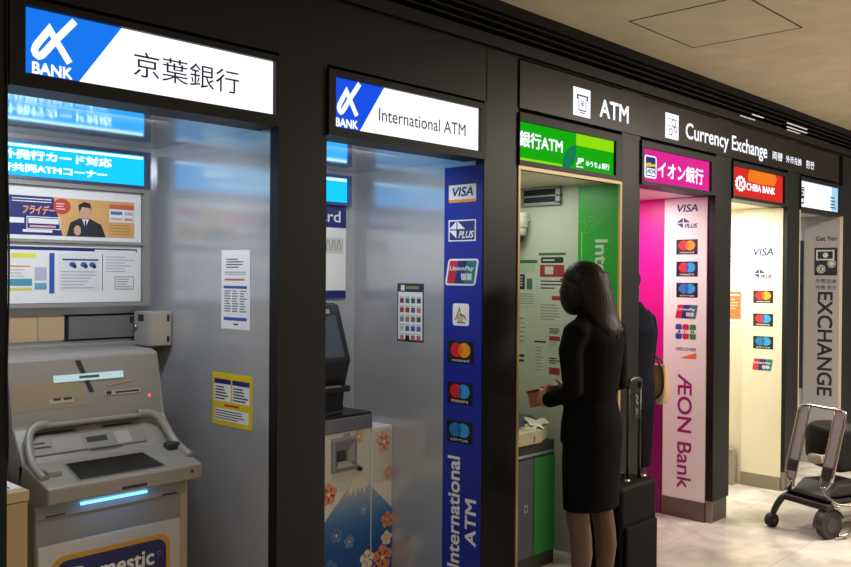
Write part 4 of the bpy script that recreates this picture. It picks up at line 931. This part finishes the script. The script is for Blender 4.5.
# suitcase behind the woman
SX, SY = 3.83, -.225
t = thing('suitcase', 'black upright suitcase with raised pull handle behind the woman in black', 'suitcase', (SX,SY,0))
SM = mat('#0b0a08',.65,noise=.2,scale=80,spec=.12)
bm = bmesh.new(); bx(bm,SX-.175,SX+.175,SY-.11,SY+.11,.05,.572,r=.028,seg=4); obj('shell', bm, SM, t)
bm = bmesh.new(); bx(bm,SX-.15,SX+.15,SY-.128,SY-.10,.09,.38,r=.012); obj('front_pocket', bm, SM, t)
bm = bmesh.new()
for dx in (-.055,.055): tube(bm, [(SX+.04+dx,SY-.05,.55),(SX+.04+dx,SY-.05,1.04)], .0085, 8)
p = smooth_path([(SX-.015,SY-.05,1.03),(SX-.013,SY-.05,1.062),(SX+.04,SY-.05,1.072),(SX+.093,SY-.05,1.062),(SX+.095,SY-.05,1.03)],4); tube(bm,p,.014,10)
obj('pull_handle', bm, mat('#23211f',.35,.3), t)
bm = bmesh.new(); p = smooth_path([(SX-.06,SY+.02,.57),(SX-.05,SY+.02,.592),(SX+.05,SY+.02,.592),(SX+.06,SY+.02,.57)],4); tube(bm,p,.010,8,flat=.6); obj('carry_handle', bm, mat('#2a2723',.4), t)
for dx in (-.02,.14):
    bm = bmesh.new(); ell(bm,(SX+dx,SY-.05,.574),(.02,.014,.010)); obj('handle_socket', bm, mat('#b0a890',.3,.8), t)
for dx in (-.14,.14):
    for dy in (-.08,.08):
        bm = bmesh.new(); tube(bm,[(SX+dx-.012,SY+dy,.024),(SX+dx+.012,SY+dy,.024)],.024,14); bx(bm,SX+dx-.014,SX+dx+.014,SY+dy-.012,SY+dy+.012,.03,.056); obj('wheel', bm, INK, t)
# tag dangling from the handle
t2 = thing('luggage_tag', 'patterned black and silver tag hanging from the suitcase pull handle', 'tag', (SX+.0,SY-.07,.95))
bm = bmesh.new(); bx(bm,SX+.0,SX+.05,SY-.074,SY-.070,.88,1.02,r=.003); obj('card', bm, mat('#12110f',.25,.2), t2)
F = Flat((0,SY-.0742,0),(1,0,0),(0,0,1)); sv = mat('#c0bcb0',.3,.5)
F.stroke([(SX+.012,1.0),(SX+.03,.985),(SX+.02,.965),(SX+.038,.95)],.005,sv,1); F.stroke([(SX+.015,.93),(SX+.03,.92),(SX+.022,.90)],.005,sv,1); F.build('print', t2)
bm = bmesh.new(); tube(bm, smooth_path([(SX+.025,SY-.072,1.018),(SX+.022,SY-.068,1.05),(SX+.03,SY-.05,1.082),(SX+.038,SY-.036,1.06),(SX+.03,SY-.06,1.02)],4), .002, 6); obj('loop', bm, INK, t2)

# ------------------------------------------------------------------ baggage trolley on the right
TA = math.radians(-21); TO = Vector((5.56,-.505,0))
RT = Matrix.Translation(TO) @ Matrix.Rotation(TA,4,'Z')
t = thing('baggage_trolley', 'chrome and grey baggage trolley on the pale floor at the right edge', 'trolley', TO)
CH = mat('#a8a59c',.22,.95); PL = mat('#8e918e',.35); TK = mat('#191816',.55)
def tr(name, bm, m, parent=None, label=None):
    bm.transform(RT); o = obj(name, bm, m, parent or t)
    if label: o['label'] = label
    return o
LEAN = .29
def fp(b, z): return (LEAN*(z-.30), b, z)
HW = .17
bm = bmesh.new()
loop = [fp(HW,.345),fp(HW,.45),fp(HW,.65),fp(HW,.735),fp(HW-.035,.766),fp(0,.768),fp(-HW+.035,.766),fp(-HW,.735),fp(-HW,.60),fp(-HW,.345)]
tube(bm, smooth_path(loop,5), .011, 10); 
bm2 = bm
for sgn in (1,-1):
    b0 = sgn*(HW-.012); b1 = sgn*(HW-.075)
    inner = [fp(b1,.76),fp(b1,.60),fp(b1,.33),fp(sgn*(HW-.055),.30),fp(sgn*(HW-.03),.30),fp(sgn*HW,.345)]
    tube(bm, smooth_path(inner,4), .007, 8)
fo = tr('frame', bm, CH, label='bent chrome tube frame')
for sgn in (1,-1):
    bm = bmesh.new(); b0 = sgn*(HW-.008); b1 = sgn*(HW-.072); lo, hi = sorted((b0,b1))
    prism(bm, [(LEAN*(.42-.3)-.003,.42),(LEAN*(.755-.3)-.003,.755),(LEAN*(.755-.3)+.004,.755),(LEAN*(.42-.3)+.004,.42)], lo, hi, axis='y', r=.0015)
    tr('side_plate', bm, PL)
    bm = bmesh.new(); prism(bm, [(LEAN*.06-.012,.36),(LEAN*.13-.012,.43),(LEAN*.13+.018,.43),(LEAN*.06+.018,.36)], lo, hi, axis='y', r=.005); tr('bumper', bm, TK)
bm = bmesh.new()
for sgn in (1,-1):
    tube(bm, smooth_path([(.0,sgn*.12,.31),(.02,sgn*.15,.24),(.10,sgn*.19,.20),(.5,sgn*.24,.19),(.95,sgn*.25,.19)],5), .014, 10)
for a in (.05,.35,.65,.93): tube(bm, [(a,-.2 if a<.1 else -.24,.195),(a,.2 if a<.1 else .24,.195)], .012, 8)
tr('chassis', bm, CH)
bm = bmesh.new()
prism(bm, [(-.02,.245),(.10,.225),(.95,.215),(.95,.200),(.05,.205)], -.17,.17, axis='y', r=.004); tr('deck', bm, TK)
bm = bmesh.new(); bx(bm,-.035,.03,-.175,.165,.175,.215,r=.012); tr('front_bar', bm, TK)
bm = bmesh.new(); prism(bm,[(.02,.24),(.12,.31),(.40,.30),(.55,.23)],-.13,.13,axis='y',r=.01); tr('bag_rest', bm, TK)
# front swivel arm with caster on the far side
bm = bmesh.new(); tube(bm, smooth_path([(.06,.12,.215),(-.02,.15,.20),(-.06,.17,.15),(-.075,.19,.085)],5), [(.018,.020)]*16, 10); tr('caster_arm', bm, TK)
bm = bmesh.new(); tube(bm, smooth_path([(-.01,.155,.185),(-.05,.165,.135),(-.068,.175,.09)],4), .007, 8); tr('arm_rod', bm, CH)
bm = bmesh.new(); tube(bm, [(-.085,.172,.042),(-.085,.213,.042)], .042, 20); tr('wheel', bm, mat('#161514',.6))
bm = bmesh.new(); tube(bm, [(-.085,.168,.042),(-.085,.217,.042)], .014, 14); tr('wheel_hub', bm, mat('#3a3834',.4))
# near wheel with a curved fender
bm = bmesh.new(); tube(bm, [(.03,-.165,.085),(.03,-.115,.085)], .085, 26); w = tr('wheel', bm, mat('#2a2826',.6))
bm = bmesh.new(); tube(bm, [(.03,-.168,.085),(.03,-.112,.085)], .045, 18); tr('wheel_hub', bm, mat('#33312e',.4))
bm = bmesh.new()
pts = [(.03+.098*math.cos(a), -.14, .085+.098*math.sin(a)) for a in [math.radians(20+i*14) for i in range(13)]]; tube(bm, pts, [(.005,.034)]*len(pts), 8, up=(0,0,1)); tr('fender', bm, mat('#3a3833',.5))
bm = bmesh.new(); tube(bm, smooth_path([(.05,-.19,.025),(.12,-.20,.03),(.20,-.21,.10),(.26,-.22,.17),(.34,-.23,.19)],5), .010, 10); tr('guard_rail', bm, CH)
for sgn in (1,-1):
    bm = bmesh.new(); tube(bm, [(.90,sgn*.22-.02,.07),(.90,sgn*.22+.02,.07)], .07, 22); tr('wheel', bm, mat('#161514',.6))
    bm = bmesh.new(); tube(bm, [(.90,sgn*.22,.07),(.92,sgn*.22,.20),(1.0,sgn*.22,.95)], .014, 8); tr('rear_post', bm, CH)
bm = bmesh.new(); tube(bm, [(1.0,-.24,.96),(1.0,.24,.96)], .018, 12); tr('push_bar', bm, TK)
def lump(name, label, cat, c, r, m, seed, amp=.12, ex=.7):
    bm = bmesh.new(); bmesh.ops.create_icosphere(bm, subdivisions=4, radius=1)
    rr = random.Random(seed); ws = [(Vector((rr.uniform(-1,1),rr.uniform(-1,1),rr.uniform(-1,1)))*rr.uniform(2,7), rr.uniform(0,6)) for _ in range(14)]
    for v in bm.verts:
        n = v.co.normalized(); d = sum(math.sin(n.dot(w)+p)*(2.2/w.length) for w,p in ws)/6
        q = Vector([math.copysign(abs(x)**ex, x) for x in n]); q *= (1+amp*d)
        v.co = Vector((q.x*r[0], q.y*r[1], q.z*r[2])) + Vector(c)
    for f in bm.faces: f.smooth = True
    zmin = min(v.co.z for v in bm.verts)
    bm.transform(RT); o = obj(name, bm, m); return tag(o, label, cat)
lump('travel_bag', 'slumped black soft bag lying on the baggage trolley behind its frame', 'bag', (.28,.05,.515), (.13,.135,.150), mat('#0d0c0b',.65,noise=.3,scale=25,spec=.25,bump=.4), 3, .26, .50)
lump('plastic_bag', 'small crumpled whitish plastic bag against the black bag on the trolley', 'bag', (.105,.0,.46), (.025,.06,.04), mat('#a39c8c',.5,bump=1.0,scale=40), 8, .7)
lump('travel_bag', 'second black bag on the trolley at the right edge of the photo', 'bag', (.66,-.12,.56), (.11,.17,.27), mat('#0b0a0b',.6,noise=.3,scale=25,spec=.25,bump=.4), 5, .22, .42)
